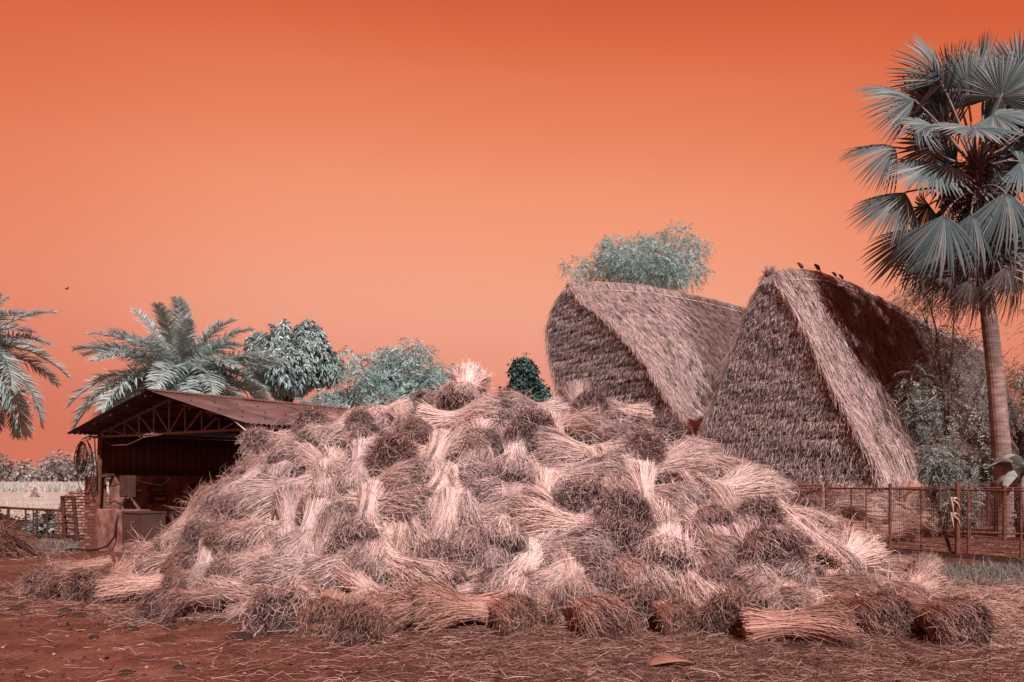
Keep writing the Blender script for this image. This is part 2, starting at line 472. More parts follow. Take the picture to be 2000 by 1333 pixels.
# core and loose straw between the bundles: one mass nobody could count
def loose_straw():
    acc = Acc(); rng = np.random.default_rng(3)
    gx = np.linspace(-6.8, 5.4, 123); gy = np.linspace(7.8, 15.2, 75)
    X, Y = np.meshgrid(gx, gy)
    Z = heap_h(X, Y) - 0.36 + 0.05 * np.sin(X * 6 + Y * 3) * np.sin(Y * 7 - X * 2)
    Z = np.where(Z < 0.0, -0.25, Z)
    n0, n1 = len(gx), len(gy)
    i = (np.arange(n1 - 1)[:, None] * n0 + np.arange(n0 - 1)[None, :])
    Q = np.stack([i, i + 1, i + n0 + 1, i + n0], -1).reshape(-1, 4)
    Q = Q[(Z.ravel()[Q] > -0.2).any(1)]
    acc.add(np.stack([X, Y, Z], -1).reshape(-1, 3), Q, 0.12)
    N = 44000
    x = rng.uniform(-6.8, 5.4, N); y = rng.uniform(7.9, 15.0, N)
    h = heap_h(x, y)
    k = h > 0.15; x, y, h = x[k], y[k], h[k]
    N = len(x)
    e = 0.2
    nrm = unit(np.stack([-(heap_h(x + e, y) - heap_h(x - e, y)) / (2 * e), -(heap_h(x, y + e) - heap_h(x, y - e)) / (2 * e), np.ones(N)], -1))
    d = rng.normal(size=(N, 3)); d = d - nrm * (d * nrm).sum(1, keepdims=True); d = unit(unit(d) + nrm * rng.uniform(-.1, .25, (N, 1)))
    root = np.stack([x, y, h - 0.36 + rng.uniform(-.03, .10, N)], -1)
    V, Qs = strands(root, d, rng.uniform(.2, .5, N), rng.uniform(.006, .011, N), rng, curl=0.12, segs=2, sag=np.stack([np.zeros(N), np.zeros(N), -rng.uniform(0, .12, N)], -1))
    tn = np.repeat(np.clip(rng.normal(.30, .22, N), 0, 1), 6)  # dark tone paints the shade in the gaps between bundles
    acc.add(V, Qs, tn)
    # single straws strewn across the bundles
    N = 7500
    x = rng.uniform(-6.6, 5.3, N); y = rng.uniform(8.0, 13.2, N)
    h = heap_h(x, y); k = h > .25; x, y, h = x[k], y[k], h[k]; N = len(x)
    nrm = unit(np.stack([-(heap_h(x + e, y) - heap_h(x - e, y)) / (2 * e), -(heap_h(x, y + e) - heap_h(x, y - e)) / (2 * e), np.ones(N)], -1))
    d = rng.normal(size=(N, 3)); d = d - nrm * (d * nrm).sum(1, keepdims=True); d = unit(unit(d) + nrm * rng.uniform(-.25, .2, (N, 1)))
    V, Qs = strands(np.stack([x, y, h + rng.uniform(-.10, .02, N)], -1), d, rng.uniform(.18, .5, N), rng.uniform(.004, .007, N), rng, curl=0.12, segs=3, sag=nrm * -rng.uniform(.02, .10, (N, 1)), roll=nrm + rng.normal(0, .4, (N, 3)))
    acc.add(V, Qs, np.repeat(np.clip(rng.normal(.75, .2, N), 0, 1), 8))
    return link('loose_straw', acc.mesh('loose_straw', M['straw']), kind='stuff')


loose_straw()


# ------------------------------------------------------------------ one straw bundle (x from cut butt to ears)
def bundle_meshes(seed, L=1.1, r_tie=.125, r_butt=.165, r_ear=.25, bend=.0, side=.0, splay=.25, n_stalk=3000, n_ear=1900, butt_fan=0.0, flat=.85):
    rng = np.random.default_rng(seed)
    x_tie = -0.04 * L
    def rad(x):
        return np.interp(x / L, [-.55, -.5, -.3, -.04, .12, .3, .42, .56], [r_butt * (1 + butt_fan), r_butt * (1 + butt_fan), (r_butt + r_tie) / 2, r_tie, (r_tie * .55 + r_ear * .45), r_ear * .9, r_ear, r_ear * .95])
    def line(x):
        u = np.clip(x, 0, None) / L; w = np.clip(-x, 0, None) / L
        return np.stack([x - bend * u ** 2 * .6, side * u ** 2 - side * .4 * w ** 2, -bend * u ** 2 * 1.5 - .25 * bend * w ** 2], -1)
    # inner body, so that nothing shows through
    acc = Acc()
    nx, nk = 9, 14
    xx = np.linspace(-.36, .46, nx) * L
    ang = np.linspace(0, 2 * np.pi, nk, endpoint=False)
    c = line(xx); R = rad(xx) * .78
    R[0] *= .75; R[-1] *= .55
    ring = np.stack([np.zeros(nk), np.cos(ang), np.sin(ang) * flat], -1)
    V = c[:, None, :] + R[:, None, None] * ring[None]
    i = (np.arange(nx - 1)[:, None] * nk + np.arange(nk)[None, :]); j = (np.arange(nx - 1)[:, None] * nk + (np.arange(nk)[None, :] + 1) % nk)
    Q = np.stack([i, j, j + nk, i + nk], -1).reshape(-1, 4)
    acc.add(V.reshape(-1, 3), Q, np.repeat(np.linspace(.22, .1, nx), nk))
    for e, x in ((0, xx[0] + .01), (nx - 1, xx[-1])):                       # close the ends
        k0 = e * nk
        acc.add(np.concatenate([V[e], line(np.array([x]))]), [[a, a + 1, (a + 2) % nk, nk] for a in range(0, nk, 2)], .08)
    # stalks
    N = n_stalk
    K = 6
    ph = rng.uniform(0, 2 * np.pi, N)
    shell = rng.random(N) < .72
    rho = np.where(shell, rng.uniform(.80, 1.06, N), np.sqrt(rng.random(N)) * .95)
    x0 = -.5 * L + rng.normal(0, .028, N) * L; x1 = rng.uniform(.2, .56, N) * L
    t = np.linspace(0, 1, K)[None, :]
    x = x0[:, None] + (x1 - x0)[:, None] * t
    # clumped sub-bundles give the surface grooves
    grp = np.floor(ph / (2 * np.pi) * 15 + .25 * np.sin(ph * 3)).astype(int)
    gr = rng.normal(0, .05, 16)[grp]; gd = rng.normal(0, .10, 16)[grp]
    dph = rng.normal(0, .16, N) + gd
    lift = 1 + gr + rng.normal(0, .035, N)
    ear_part = np.clip((x - x_tie) / (.55 * L), 0, 1)
    a = ph[:, None] + dph[:, None] * (x - x_tie) / L * 2
    rr = rho[:, None] * rad(x) * (1 + (lift[:, None] - 1) * np.abs(x - x_tie) / L * 3)
    stray = (rng.random(N) < .07)[:, None] * rng.uniform(.1, .6, N)[:, None]
    rr = rr * (1 + stray * np.clip(np.abs(x - x_tie) / (.5 * L), 0, 1) ** 2)
    P = line(x) + np.stack([np.zeros_like(x), rr * np.cos(a), rr * np.sin(a) * flat], -1)
    P += rng.normal(0, .005, P.shape) + (rng.normal(0, .012, (N, 1, 3)) * np.clip(ear_part, 0, 1)[..., None])
    w = rng.uniform(.0019, .0037, N)[:, None] * np.where(t > .85, .6, 1.0)
    Vs, Qs = ribbons(P, w, rng, np.stack([np.zeros(N), np.cos(ph), np.sin(ph)], -1) + rng.normal(0, .45, (N, 3)))
    base = np.clip(rng.normal(.66, .17, N) + rng.normal(0, .10, 16)[grp], .05, 1)
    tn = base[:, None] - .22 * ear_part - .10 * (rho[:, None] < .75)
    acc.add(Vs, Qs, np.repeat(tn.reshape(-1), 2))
    # the cut end: stubs of every length, thick as they were cut
    n3 = 420
    q3 = np.sqrt(rng.random(n3)) * 1.0; a3 = rng.uniform(0, 2 * np.pi, n3)
    xs3 = (-.5 + rng.normal(0, .02, n3)) * L; r3 = q3 * rad(xs3)
    root = line(xs3) + np.stack([np.zeros(n3), r3 * np.cos(a3), r3 * np.sin(a3) * flat], -1)
    dd = unit(np.stack([np.ones(n3), rng.normal(0, .12, n3) - np.cos(a3) * q3 * .12, rng.normal(0, .12, n3) - np.sin(a3) * q3 * .12], -1))
    V3, Q3 = strands(root, dd, rng.uniform(.10, .2, n3), rng.uniform(.009, .015, n3), rng, segs=1)
    acc.add(V3, Q3, np.repeat(np.clip(rng.normal(.5, .25, n3), 0, 1), 4))
    # wild straws lying over the bundle
    n2 = 150
    r0 = rng.uniform(-.45, .4, n2) * L; a0 = rng.uniform(0, 2 * np.pi, n2); q = rad(r0) * rng.uniform(.95, 1.1, n2)
    root = line(r0) + np.stack([np.zeros(n2), q * np.cos(a0), q * np.sin(a0) * flat], -1)
    dd = unit(np.stack([rng.normal(0, 1, n2), rng.normal(0, .7, n2) + np.cos(a0) * .35, rng.normal(0, .7, n2) + np.sin(a0) * .35], -1))
    Vw, Qw = strands(root, dd, rng.uniform(.12, .35, n2), rng.uniform(.004, .0065, n2), rng, curl=.2, segs=4)
    acc.add(Vw, Qw, np.repeat(np.clip(rng.normal(.75, .2, n2), 0, 1), 10))
    stalks = acc.mesh('stalks', M['straw'])
    # ears: tangled darker tuft
    acc = Acc()
    N = n_ear
    a = rng.uniform(0, 2 * np.pi, N)
    cap = rng.random(N) < .45
    xr = np.where(cap, rng.uniform(.41, .50, N), rng.uniform(.06, .44, N)) * L
    rho = np.where(cap, np.sqrt(rng.random(N)), rng.uniform(.85, 1.03, N))
    q = rho * rad(xr)
    grp = np.floor(a / (2 * np.pi) * 13 + .3 * np.sin(a * 4)).astype(int)
    root = line(xr) + np.stack([np.zeros(N), q * np.cos(a), q * np.sin(a) * flat], -1)
    tang = unit(line(xr + .02) - line(xr))
    rad_d = np.stack([np.zeros(N), np.cos(a), np.sin(a)], -1)
    swirl = np.stack([np.zeros(N), -np.sin(a), np.cos(a)], -1) * rng.normal(0, .22, 14)[grp][:, None]
    combed = tang + swirl + rad_d * rng.normal(.12 + .25 * splay, .10, (N, 1)) + rng.normal(0, .17, (N, 3))
    tangle = tang * rng.uniform(.0, .9, (N, 1)) + rad_d * (rng.normal(splay * .5, .35, N) * (.3 + .7 * rho))[:, None] + rng.normal(0, .55, (N, 3))
    dd = unit(np.where(cap[:, None], tangle, combed))
    ln = np.where(cap, rng.uniform(.05, .15, N), rng.uniform(.10, .26, N)) * L
    sag = np.where(cap[:, None], rng.normal(0, .04, (N, 3)), rad_d * -.02 + rng.normal(0, .02, (N, 3))) + np.array([0, 0, -.035])
    wd = rng.uniform(.0042, .008, N)
    Ve, Qe = strands(root, dd, ln, wd, rng, sag=sag, curl=np.where(cap, .26, .10)[:, None], segs=3, roll=np.where(cap[:, None], rng.normal(size=(N, 3)), rad_d + rng.normal(0, .45, (N, 3))))
    te = np.where(cap, np.where(rng.random(N) < .56, rng.uniform(.0, .30, N), np.clip(rng.normal(.78, .15, N), 0, 1)), np.clip(rng.normal(.66, .17, N) + rng.normal(0, .08, 14)[grp], 0, 1))
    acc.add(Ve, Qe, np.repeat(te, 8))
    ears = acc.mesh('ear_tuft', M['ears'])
    # twisted straw band
    mb = MB()
    for off, ra in ((0, 1.08), (.014, 1.05)):
        pts = []
        for k in range(15):
            an = 2 * math.pi * k / 14 + seed
            cc = line(np.array([x_tie + off + .012 * math.sin(an * 2)]))[0]
            pts.append((cc[0], cc[1] + r_tie * ra * math.cos(an), cc[2] + r_tie * ra * flat * math.sin(an)))
        mb.tube(pts, .008, 5)
    an = seed * 1.7
    cc = line(np.array([x_tie]))[0]
    p0 = Vector((cc[0], cc[1] + r_tie * 1.08 * math.cos(an), cc[2] + r_tie * 1.08 * flat * math.sin(an)))
    mb.tube([p0, p0 + Vector((.05, .03 * math.cos(an), .05 * math.sin(an))), p0 + Vector((.12, .02, .0))], [.009, .008, .004], 5)
    me = bpy.data.meshes.new('tie_band'); me.from_pydata(mb.v, [], mb.f); me.materials.append(M['twine'])
    return stalks, ears, me


VAR = {
    'a': bundle_meshes(11, bend=.10, side=.05),
    'b': bundle_meshes(12, bend=.16, side=-.08, r_ear=.23, r_butt=.18),
    'c': bundle_meshes(13, bend=.05, side=.10, r_ear=.22, splay=.15),
    'd': bundle_meshes(14, bend=.22, side=.0, r_ear=.28, splay=.35),
    'e': bundle_meshes(15, L=1.0, bend=.06, r_ear=.29, r_butt=.19, r_tie=.15, splay=.45, n_ear=2600, flat=.92),     # bushy, seen from the ears
    'f': bundle_meshes(16, L=.95, bend=.12, side=.06, r_ear=.27, r_tie=.15, splay=.3, n_ear=2600, flat=.9),
    'g': bundle_meshes(17, L=1.0, bend=.02, side=-.05, r_ear=.31, r_tie=.14, splay=.6, n_ear=2300),
    'h': bundle_meshes(18, L=1.15, bend=.36, side=.06, r_ear=.26, splay=.25),                                      # draped
    'i': bundle_meshes(19, L=1.15, bend=.42, side=-.14, r_ear=.27, splay=.3),
    'j': bundle_meshes(20, L=1.15, bend=.08, r_ear=.34, r_butt=.22, r_tie=.12, butt_fan=.25, splay=.35),           # fanned at both ends
    'k': bundle_meshes(21, L=1.2, bend=.14, side=.12, r_ear=.30, r_butt=.20, r_tie=.11, butt_fan=.15, n_ear=1200),
    'l': bundle_meshes(22, L=1.1, bend=.10, side=-.04, r_ear=.20, r_butt=.15, n_ear=800, splay=.1),                # slim, few ears
}
SHADE_TONE = {'p': (1.0, .90, .87), 'm': (.90, .78, .74), 'b': (.80, .61, .54), 'd': (.70, .55, .50), 'g': (.72, .64, .62)}      # darker, redder tints: shade and lens falloff painted onto low bundles
TONE = {'p': (1.06, 1.03, 1.02), 'm': (1.0, .965, .96), 'b': (.93, .79, .74), 'd': (.86, .78, .77), 'g': (.92, .89, .90)}
N_BUNDLE = 0


def bundle(loc, axis, up, tone, var, label, group, scale=1.0, rng=random, shade_tone=False):
    """Put one bundle down: axis points to the ears, up away from what it lies on."""
    global N_BUNDLE
    N_BUNDLE += 1
    X = Vector(axis).normalized()
    Z = Vector(up); Z = (Z - X * Z.dot(X)).normalized()
    Yv = Z.cross(X)
    s = scale * .88
    root = empty('straw_bundle', (0, 0, 0), label, 'straw bundle', group)
    wid = s * rng.uniform(1.05, 1.25)
    root.matrix_world = Matrix(((X.x * s, Yv.x * wid, Z.x * wid, loc[0]), (X.y * s, Yv.y * wid, Z.y * wid, loc[1]), (X.z * s, Yv.z * wid, Z.z * wid, loc[2]), (0, 0, 0, 1)))
    c = SHADE_TONE[tone] if shade_tone else TONE[tone]; v = rng.uniform(.92, 1.08); h = rng.uniform(-.03, .03)
    col = (c[0] * v * (1 + h), c[1] * v, c[2] * v * (1 - h), 1)
    for nm, me, kd in zip(('stalks', 'ear_tuft', 'tie_band'), VAR[var], ('stuff', 'stuff', None)):
        o = link(nm, me, root, kd); o.color = col
    return root


def heap_bundle(px, py, deg, pitch, tone, var, label, scale=1.0, lift=0.0, group='straw bundles thrown on the heap'):
    p = heap_hit(px, py)
    n = heap_normal(p)
    a = math.radians(deg)
    di = Vector((math.cos(a), 0, math.sin(a)))
    d = di + Vector((0, 1, 0)) * (-(di.dot(n)) / n.y)          # in the slope, seen at this angle from the front
    if d.length > 1.6: d = di * .6 + d.normalized()
    d.normalize()
    tow = (n + Vector((0, -.8, -.25))).normalized()
    k = math.radians(pitch)
    d = (d * math.cos(k) + tow * math.sin(k)).normalized()
    up = n if pitch < 45 else (n + Vector((0, 0, 1.2))).normalized()
    loc = p + n * lift
    if p.z < .45:
        scale *= .88                                           # front row: nothing sinks into the ground
        loc.z = max(loc.z, .19)
        if loc.z + d.z * .5 < .14: d.z = (.16 - loc.z) / .5; d.normalize()
    return bundle(loc, d, up, tone, var, label, group, scale, shade_tone=loc.z < .42)  # low bundles take the painted shade tint

# ------------------------------------------------------------------ the bundles of the heap
# picture position of the middle, direction of the ears (degrees), how far the ears turn to the viewer, tone, kind, label[, scale]
BUNDLES = [
 # skyline and upper slope
 (908, 765, 255, 15, 'p', 'j', 'pale straw bundle standing upright on the very peak of the heap', 1.0),
 (852, 787, 195, 40, 'm', 'l', 'small brown bundle just below the upright peak bundle, toward the shed', .8),
 (748, 808, 215, 20, 'p', 'h', 'pale draped bundle on the skyline where the shed roof ends'),
 (790, 822, 300, 25, 'm', 'b', 'grooved bundle sloping down below the feathery tree on the skyline'),
 (712, 828, 262, 62, 'd', 'f', 'dark ear tuft poking out under the pale skyline bundle by the roof end', .8),
 (612, 838, 235, 60, 'd', 'e', 'dark bushy bundle on the shoulder in front of the shed roof', 1.05),
 (650, 842, 218, 10, 'p', 'k', 'long pale bundle sliding down from the roof end toward the shed', 1.05),
 (700, 858, 350, 25, 'm', 'f', 'short tangled bundle above the upright one with the arched twine band', .8),
 (505, 862, 250, 50, 'm', 'e', 'round bushy bundle beside the shed truss corner', .9),
 (560, 885, 238, 28, 'p', 'b', 'pale waisted bundle with dark ears pointing down near the shed', 1.0),
 (585, 848, 30, 20, 'b', 'l', 'brown bundle tucked behind the waisted one under the roof edge', .85),
 (488, 905, 245, 40, 'b', 'i', 'brown ragged bundle hanging at the dark shed opening', .95),
 (720, 893, 272, 32, 'p', 'b', 'upright bundle with an arched twine band and dark cut ends below', .95),
 (786, 888, 255, 58, 'b', 'e', 'big brown round tuft facing out high on the slope', 1.15),
 (832, 845, 200, 50, 'd', 'f', 'small dark tuft between two pale bundles under the peak', .75),
 (900, 822, 0, 8, 'p', 'j', 'broad pale bundle lying level right under the peak with a light band', 1.1),
 (905, 868, 350, 30, 'm', 'd', 'grey eared bundle drooping under the level one below the peak'),
 (860, 880, 25, 10, 'p', 'c', 'pale bundle rising toward the drooping grey one', 1.0),
 (1030, 842, 295, 55, 'd', 'e', 'very dark leafy tuft hanging below the ivy covered stump', 1.15),
 (1040, 803, 190, 18, 'p', 'j', 'pale pinched bundle on the skyline in front of the ivy covered stump'),
 (978, 800, 335, 15, 'p', 'k', 'pale straw bundle sliding off the peak toward the ivy stump'),
 (1003, 900, 262, 22, 'p', 'j', 'very pale sheaf splayed like a skirt in the middle of the upper slope', 1.1),
 (1147, 795, 265, 55, 'd', 'f', 'dark dome shaped tuft on the skyline under the wide rick', 1.0),
 (1128, 790, 100, 10, 'p', 'g', 'spiky bundle sticking up behind the dark dome under the wide rick', .7),
 (1210, 803, 180, 5, 'p', 'b', 'neat level bundle with square cut end on the skyline under the wide rick'),
 (1100, 830, 355, 15, 'p', 'c', 'pale bundle lying under the dark skyline dome', 1.05),
 (1185, 850, 325, 20, 'g', 'a', 'greyish bundle slanting under the square ended skyline bundle', 1.1),
 (1130, 888, 178, 8, 'p', 'j', 'broad pale level bundle tied with bright twine, upper of the stacked pair', 1.1),
 (1140, 925, 0, 15, 'p', 'd', 'broad pale level bundle, lower of the stacked pair in mid slope', 1.1),
 (1300, 845, 205, 45, 'd', 'f', 'dark tuft where the slope meets the gap between the ricks', .9),
 (1335, 868, 330, 10, 'p', 'c', 'pale bundle on the shoulder in front of the gap between the ricks', 1.0),
 (1275, 888, 190, 48, 'd', 'e', 'dark rounded tuft below the shoulder by the ricks', .9),
 (1292, 915, 5, 10, 'p', 'j', 'long pale level bundle with flared ends below the dark shoulder tuft', 1.1),
 (1395, 908, 322, 12, 'p', 'k', 'pale bundle sliding down the skyline in front of the pointed rick', 1.0),
 (1215, 885, 300, 30, 'm', 'i', 'tangled bundle drooping between the stacked pair and the dark shoulder tuft'),
 # middle slope, shed side
 (648, 922, 303, 30, 'm', 'h', 'bundle bent downhill with a tangle of dark ears, beside the arched band bundle', 1.1),
 (600, 908, 330, 12, 'm', 'l', 'thin straight bundle across the slope below the shoulder tuft', 1.0),
 (540, 958, 200, 12, 'm', 'k', 'broad combed bundle on the flank facing the shed, tied with a light band', 1.15),
 (440, 950, 250, 42, 'b', 'i', 'brown bundle slumped at the edge of the shed opening', 1.05),
 (378, 1000, 45, 10, 'b', 'l', 'thin brown bundle leaning by the shed bench', .9),
 (472, 990, 255, 55, 'd', 'f', 'dark hollow tuft below the slumped brown bundle by the shed', .85),
 (603, 985, 332, 15, 'b', 'b', 'brown bundle lying below the broad combed bundle'),
 (745, 950, 3, 14, 'm', 'j', 'level bundle with a twine arch, upper of the flat layered pair', 1.0),
 (755, 988, 352, 12, 'm', 'a', 'level striped bundle, lower of the flat layered pair', 1.1),
 (888, 938, 345, 25, 'g', 'd', 'smooth grey eared bundle beside the splayed pale skirt sheaf', 1.0),
 (848, 968, 245, 20, 'p', 'h', 'pale bundle flowing downhill below the smooth grey eared one', 1.05),
 (665, 1005, 300, 45, 'm', 'f', 'tangled tuft beside the dark crack of the layered pair', .9),
 (700, 1045, 285, 42, 'g', 'e', 'grey tangled tuft below the flat layered pair', 1.05),
 (935, 1008, 0, 15, 'p', 'c', 'pale level bundle with a hanging twine end in mid slope', 1.0),
 (990, 965, 195, 25, 'm', 'd', 'mid brown bundle under the pale splayed skirt sheaf'),
 (800, 1040, 290, 25, 'p', 'h', 'pale bundle standing on its ears and curving around a round tuft', 1.1),
 (848, 1085, 285, 52, 'm', 'f', 'round grey tuft held in the curve of a pale bundle', .95),
 (915, 1052, 275, 42, 'd', 'i', 'dark hanging tuft under the level bundle with the twine end', 1.0),
 (968, 1078, 255, 15, 'm', 'a', 'upright bundle with its cut stalks up between two dark hollows', 1.0),
 (1135, 972, 272, 52, 'm', 'g', 'bundle showing a ring of cut stalks round a dark middle', 1.05),
 (1100, 1022, 175, 8, 'p', 'j', 'flat pale bundle with a fanned end over a grey striped one', 1.1),
 (1105, 1068, 0, 16, 'g', 'd', 'grey striped bundle right under the flat pale fanned one', 1.1),
 (1065, 945, 300, 20, 'm', 'b', 'brown bundle between the splayed skirt sheaf and the stacked pair'),
 (1218, 1000, 245, 55, 'd', 'e', 'big dark furry tuft in the hollow, upper of the two', 1.15),
 (1222, 1050, 205, 50, 'd', 'f', 'dark furry tuft in the hollow, lower of the two', 1.1),
 (1298, 1068, 252, 18, 'p', 'j', 'pale sheaf with its cut ends fanned upward beside the dark hollow', 1.1),
 (1350, 1018, 298, 15, 'm', 'l', 'straight stalks slanting down above the fan of cut ends', 1.05),
 (1395, 1068, 320, 35, 'm', 'h', 'arching bundle bent over dark knots beside the black tuft', 1.0),
 (1385, 1118, 285, 50, 'd', 'f', 'dark knotted tuft below the arching bundle', .85),
 (1348, 1135, 288, 22, 'p', 'k', 'long tied sheaf with its ears hanging to the ground near the foot', 1.3),
 (1215, 1098, 325, 28, 'b', 'h', 'brown bundle arched over a dark hole', .95),
 (1290, 970, 340, 25, 'm', 'i', 'loose bundle above the fan of cut ends and below the flared level bundle'),
 (1420, 960, 0, 8, 'p', 'j', 'very pale fluffy bundle sticking out over the pen gate', 1.15),
 (1480, 945, 335, 8, 'p', 'a', 'pale bundle on the skyline right above the pen gate', 1.0),
 (1378, 1012, 280, 50, 'd', 'f', 'dark tuft under the fluffy pale bundle by the gate', .85),
 (1462, 1012, 262, 55, 'd', 'g', 'dark leafy tuft below the fluffy pale bundle by the gate', 1.0),
 (1475, 1075, 280, 55, 'd', 'e', 'blackest bushy tuft of the flank by the pen', 1.25),
 (1548, 1008, 322, 12, 'p', 'k', 'pale bundle jutting over the pen gate bars', 1.0),
 (1592, 1050, 325, 12, 'p', 'b', 'pale bundle lying below the pen gate post', 1.05),
 (1537, 1062, 265, 50, 'd', 'f', 'small black tuft wedged between pale bundles by the gate', .75),
 (1558, 1108, 200, 20, 'p', 'i', 'pale combed bundle curving down beside the blackest tuft', 1.05),
 (1655, 1072, 322, 8, 'p', 'l', 'thin pale bundle on the skyline against the pen ground', 1.05),
 (1645, 1098, 8, 10, 'p', 'j', 'flat pale sheet of straw on the skyline over the pen rail', 1.0),
 (1725, 1110, 350, 18, 'p', 'd', 'tawny bundle with fluffy ears at the edge next to the grass', 1.05),
 (1630, 1128, 258, 25, 'p', 'h', 'tawny bundle hanging down below the flat pale sheet', .95),
 (1735, 1150, 292, 20, 'm', 'a', 'striped bundle slanting down to the ground near the grass', 1.0),
 # lower slope, shed side
 (520, 1040, 232, 48, 'm', 'i', 'bundle arched round a dark hole on the flank facing the shed', 1.0),
 (565, 1015, 100, 10, 'm', 'c', 'stub of stalks pointing up on the flank facing the shed', .85),
 (610, 1040, 230, 15, 'g', 'l', 'grey fanned bundle below the brown bundle of the flank', 1.0),
 (470, 1040, 225, 35, 'b', 'f', 'brown tuft low on the flank behind the standing pale stub', .95),
 (415, 1040, 245, 52, 'd', 'e', 'dark hollow tuft in front of the shed bench', .8),
 (370, 1045, 225, 38, 'b', 'h', 'brown bundle arched in front of the rusty chest', .95),
 (312, 1082, 225, 38, 'b', 'f', 'brown tuft at the foot of the plastered counter', 1.0),
 (275, 1068, 200, 10, 'm', 'l', 'short light stub next to the plastered counter corner', .7),
 (350, 1095, 215, 25, 'b', 'a', 'brown bundle lying behind the standing pale stub', 1.0),
 (545, 1082, 200, 5, 'g', 'l', 'slim grey bundle lying slantwise over a black gap', 1.05),
 (640, 1088, 62, 15, 'g', 'g', 'grey spiky bundle fanning upward low on the slope', 1.0),
 (600, 1105, 200, 18, 'm', 'b', 'mid brown bundle below the grey spiky one', 1.0),
 (690, 1098, 205, 12, 'p', 'c', 'pale bundle with stalks pointing at the long diagonal bundle', 1.0),
 (738, 1062, 235, 20, 'p', 'h', 'pale bundle arched above the long diagonal one', 1.0),
 (790, 1115, 330, 15, 'p', 'k', 'long pale diagonal bundle with cut stalks at its upper end', 1.2),
 (715, 1095, 262, 40, 'g', 'f', 'greyish tuft beside the black hole above the front row', .8),
 (460, 1105, 262, 48, 'd', 'f', 'dark tuft beside the standing pale stub', .85),
 (400, 1105, 282, 12, 'p', 'b', 'pale stub of a bundle standing on end in front of the shed', .95),
 (500, 1118, 175, 8, 'p', 'c', 'pale bundle pointing along the foot behind the front row', .9),
 (570, 1130, 172, 10, 'p', 'a', 'pale bundle lying along the foot above the bristling one', 1.05),
 (1020, 1115, 240, 12, 'p', 'k', 'pale sheaf leaning down over the brown front bundles', 1.15),
 (955, 1130, 275, 45, 'd', 'f', 'small dark tuft hanging beside the leaning pale sheaf', .8),
 (1122, 1138, 272, 15, 'p', 'j', 'pale sheaf with stalks radiating upward behind the brown humped one', 1.0),
 (1075, 1130, 212, 18, 'p', 'b', 'pale combed bundle near the foot, next to the radiating sheaf', 1.0),
 (1180, 1130, 255, 48, 'd', 'f', 'dark tuft between the radiating sheaf and the front splayed one', .85),
 (900, 1152, 8, 10, 'p', 'h', 'pale bundle lying along the foot over the long brown front one', 1.0),
 (850, 1150, 178, 10, 'p', 'c', 'pale tied bundle ending at the black hole above the front row', .95),
 (1005, 1160, 200, 25, 'm', 'd', 'messy bundle just above the middle of the front row', .95),
 (1415, 1150, 300, 35, 'g', 'i', 'greyish bundle slumped above the dark front tuft', 1.0),
 (1480, 1135, 195, 22, 'b', 'd', 'brown bundle below the blackest tuft', .95),
 (1515, 1162, 200, 12, 'p', 'a', 'pale bundle whose ears touch the dark front tuft', 1.0),
 (1600, 1150, 345, 18, 'd', 'a', 'dark brown bundle lying low under the tawny hanging one', 1.15),
 # foot of the heap, front row
 (118, 1138, 212, 45, 'd', 'f', 'dark round bundle lying farthest out on the bare ground', 1.0),
 (155, 1112, 195, 15, 'b', 'c', 'brown bundle lying behind the outermost dark one', .95),
 (208, 1140, 258, 32, 'b', 'j', 'brown bundle fanned open on the ground in front of the shed', 1.0),
 (280, 1146, 208, 10, 'm', 'l', 'combed bundle lying slantwise on the ground in front of the shed', 1.15),
 (252, 1118, 250, 45, 'd', 'f', 'small dark tuft behind the combed ground bundle', .8),
 (320, 1128, 25, 12, 'b', 'a', 'brown bundle pointing to the pale standing stub', 1.0),
 (368, 1128, 230, 45, 'd', 'f', 'small dark tuft behind the dark front hummock', .75),
 (358, 1174, 215, 45, 'd', 'd', 'dark hummock of ears in the front row before the shed', 1.0),
 (462, 1152, 182, 8, 'p', 'b', 'pale level bundle tied to the dark hummock side of the front row', 1.15),
 (492, 1186, 15, 18, 'p', 'l', 'short pale stub of cut stalks on the ground in the front row', .7),
 (578, 1186, 268, 30, 'p', 'j', 'bristling sheaf radiating straws toward the viewer in the front row', 1.25),
 (640, 1198, 290, 48, 'b', 'f', 'brown tuft leaning on the bristling sheaf of the front row', .95),
 (712, 1146, 145, 12, 'p', 'l', 'pale chunk with a blunt cut end above the black front tuft', .9),
 (694, 1172, 272, 10, 'm', 'l', 'stubby little bundle standing over the black front tuft', .6),
 (716, 1212, 250, 45, 'd', 'f', 'black round tuft in the front row beside the bristling sheaf', 1.0),
 (800, 1195, 182, 14, 'b', 'd', 'brown fuzzy bundle next to the black front tuft', 1.0),
 (900, 1192, 178, 8, 'b', 'k', 'long brown bundle lying level in the middle of the front row', 1.15),
 (985, 1195, 330, 40, 'b', 'f', 'brown tuft at the end of the long level front bundle', .9),
 (1070, 1180, 150, 20, 'd', 'l', 'dark stiff stalks pointing sideways in the front row', .95),
 (1150, 1195, 325, 35, 'b', 'h', 'humped brown bundle in the front row below the radiating sheaf', 1.15),
 (1243, 1168, 285, 45, 'm', 'g', 'front bundle with splayed legs of straw hanging to the ground', 1.15),
 (1305, 1200, 300, 40, 'b', 'f', 'small brown tuft in the shade of the long tied sheaf', .8),
 (1425, 1198, 245, 52, 'd', 'e', 'dark ragged tuft beside the level brown front bundle', 1.05),
 (1555, 1222, 0, 10, 'b', 'b', 'level brown bundle with a twine waist, closest to the viewer', 1.08),
 (1575, 1172, 190, 18, 'm', 'b', 'mid brown bundle right behind the level twine waisted one', .95),
 (1688, 1195, 292, 42, 'd', 'f', 'dark shaggy bundle in the front row before the grass', 1.15),
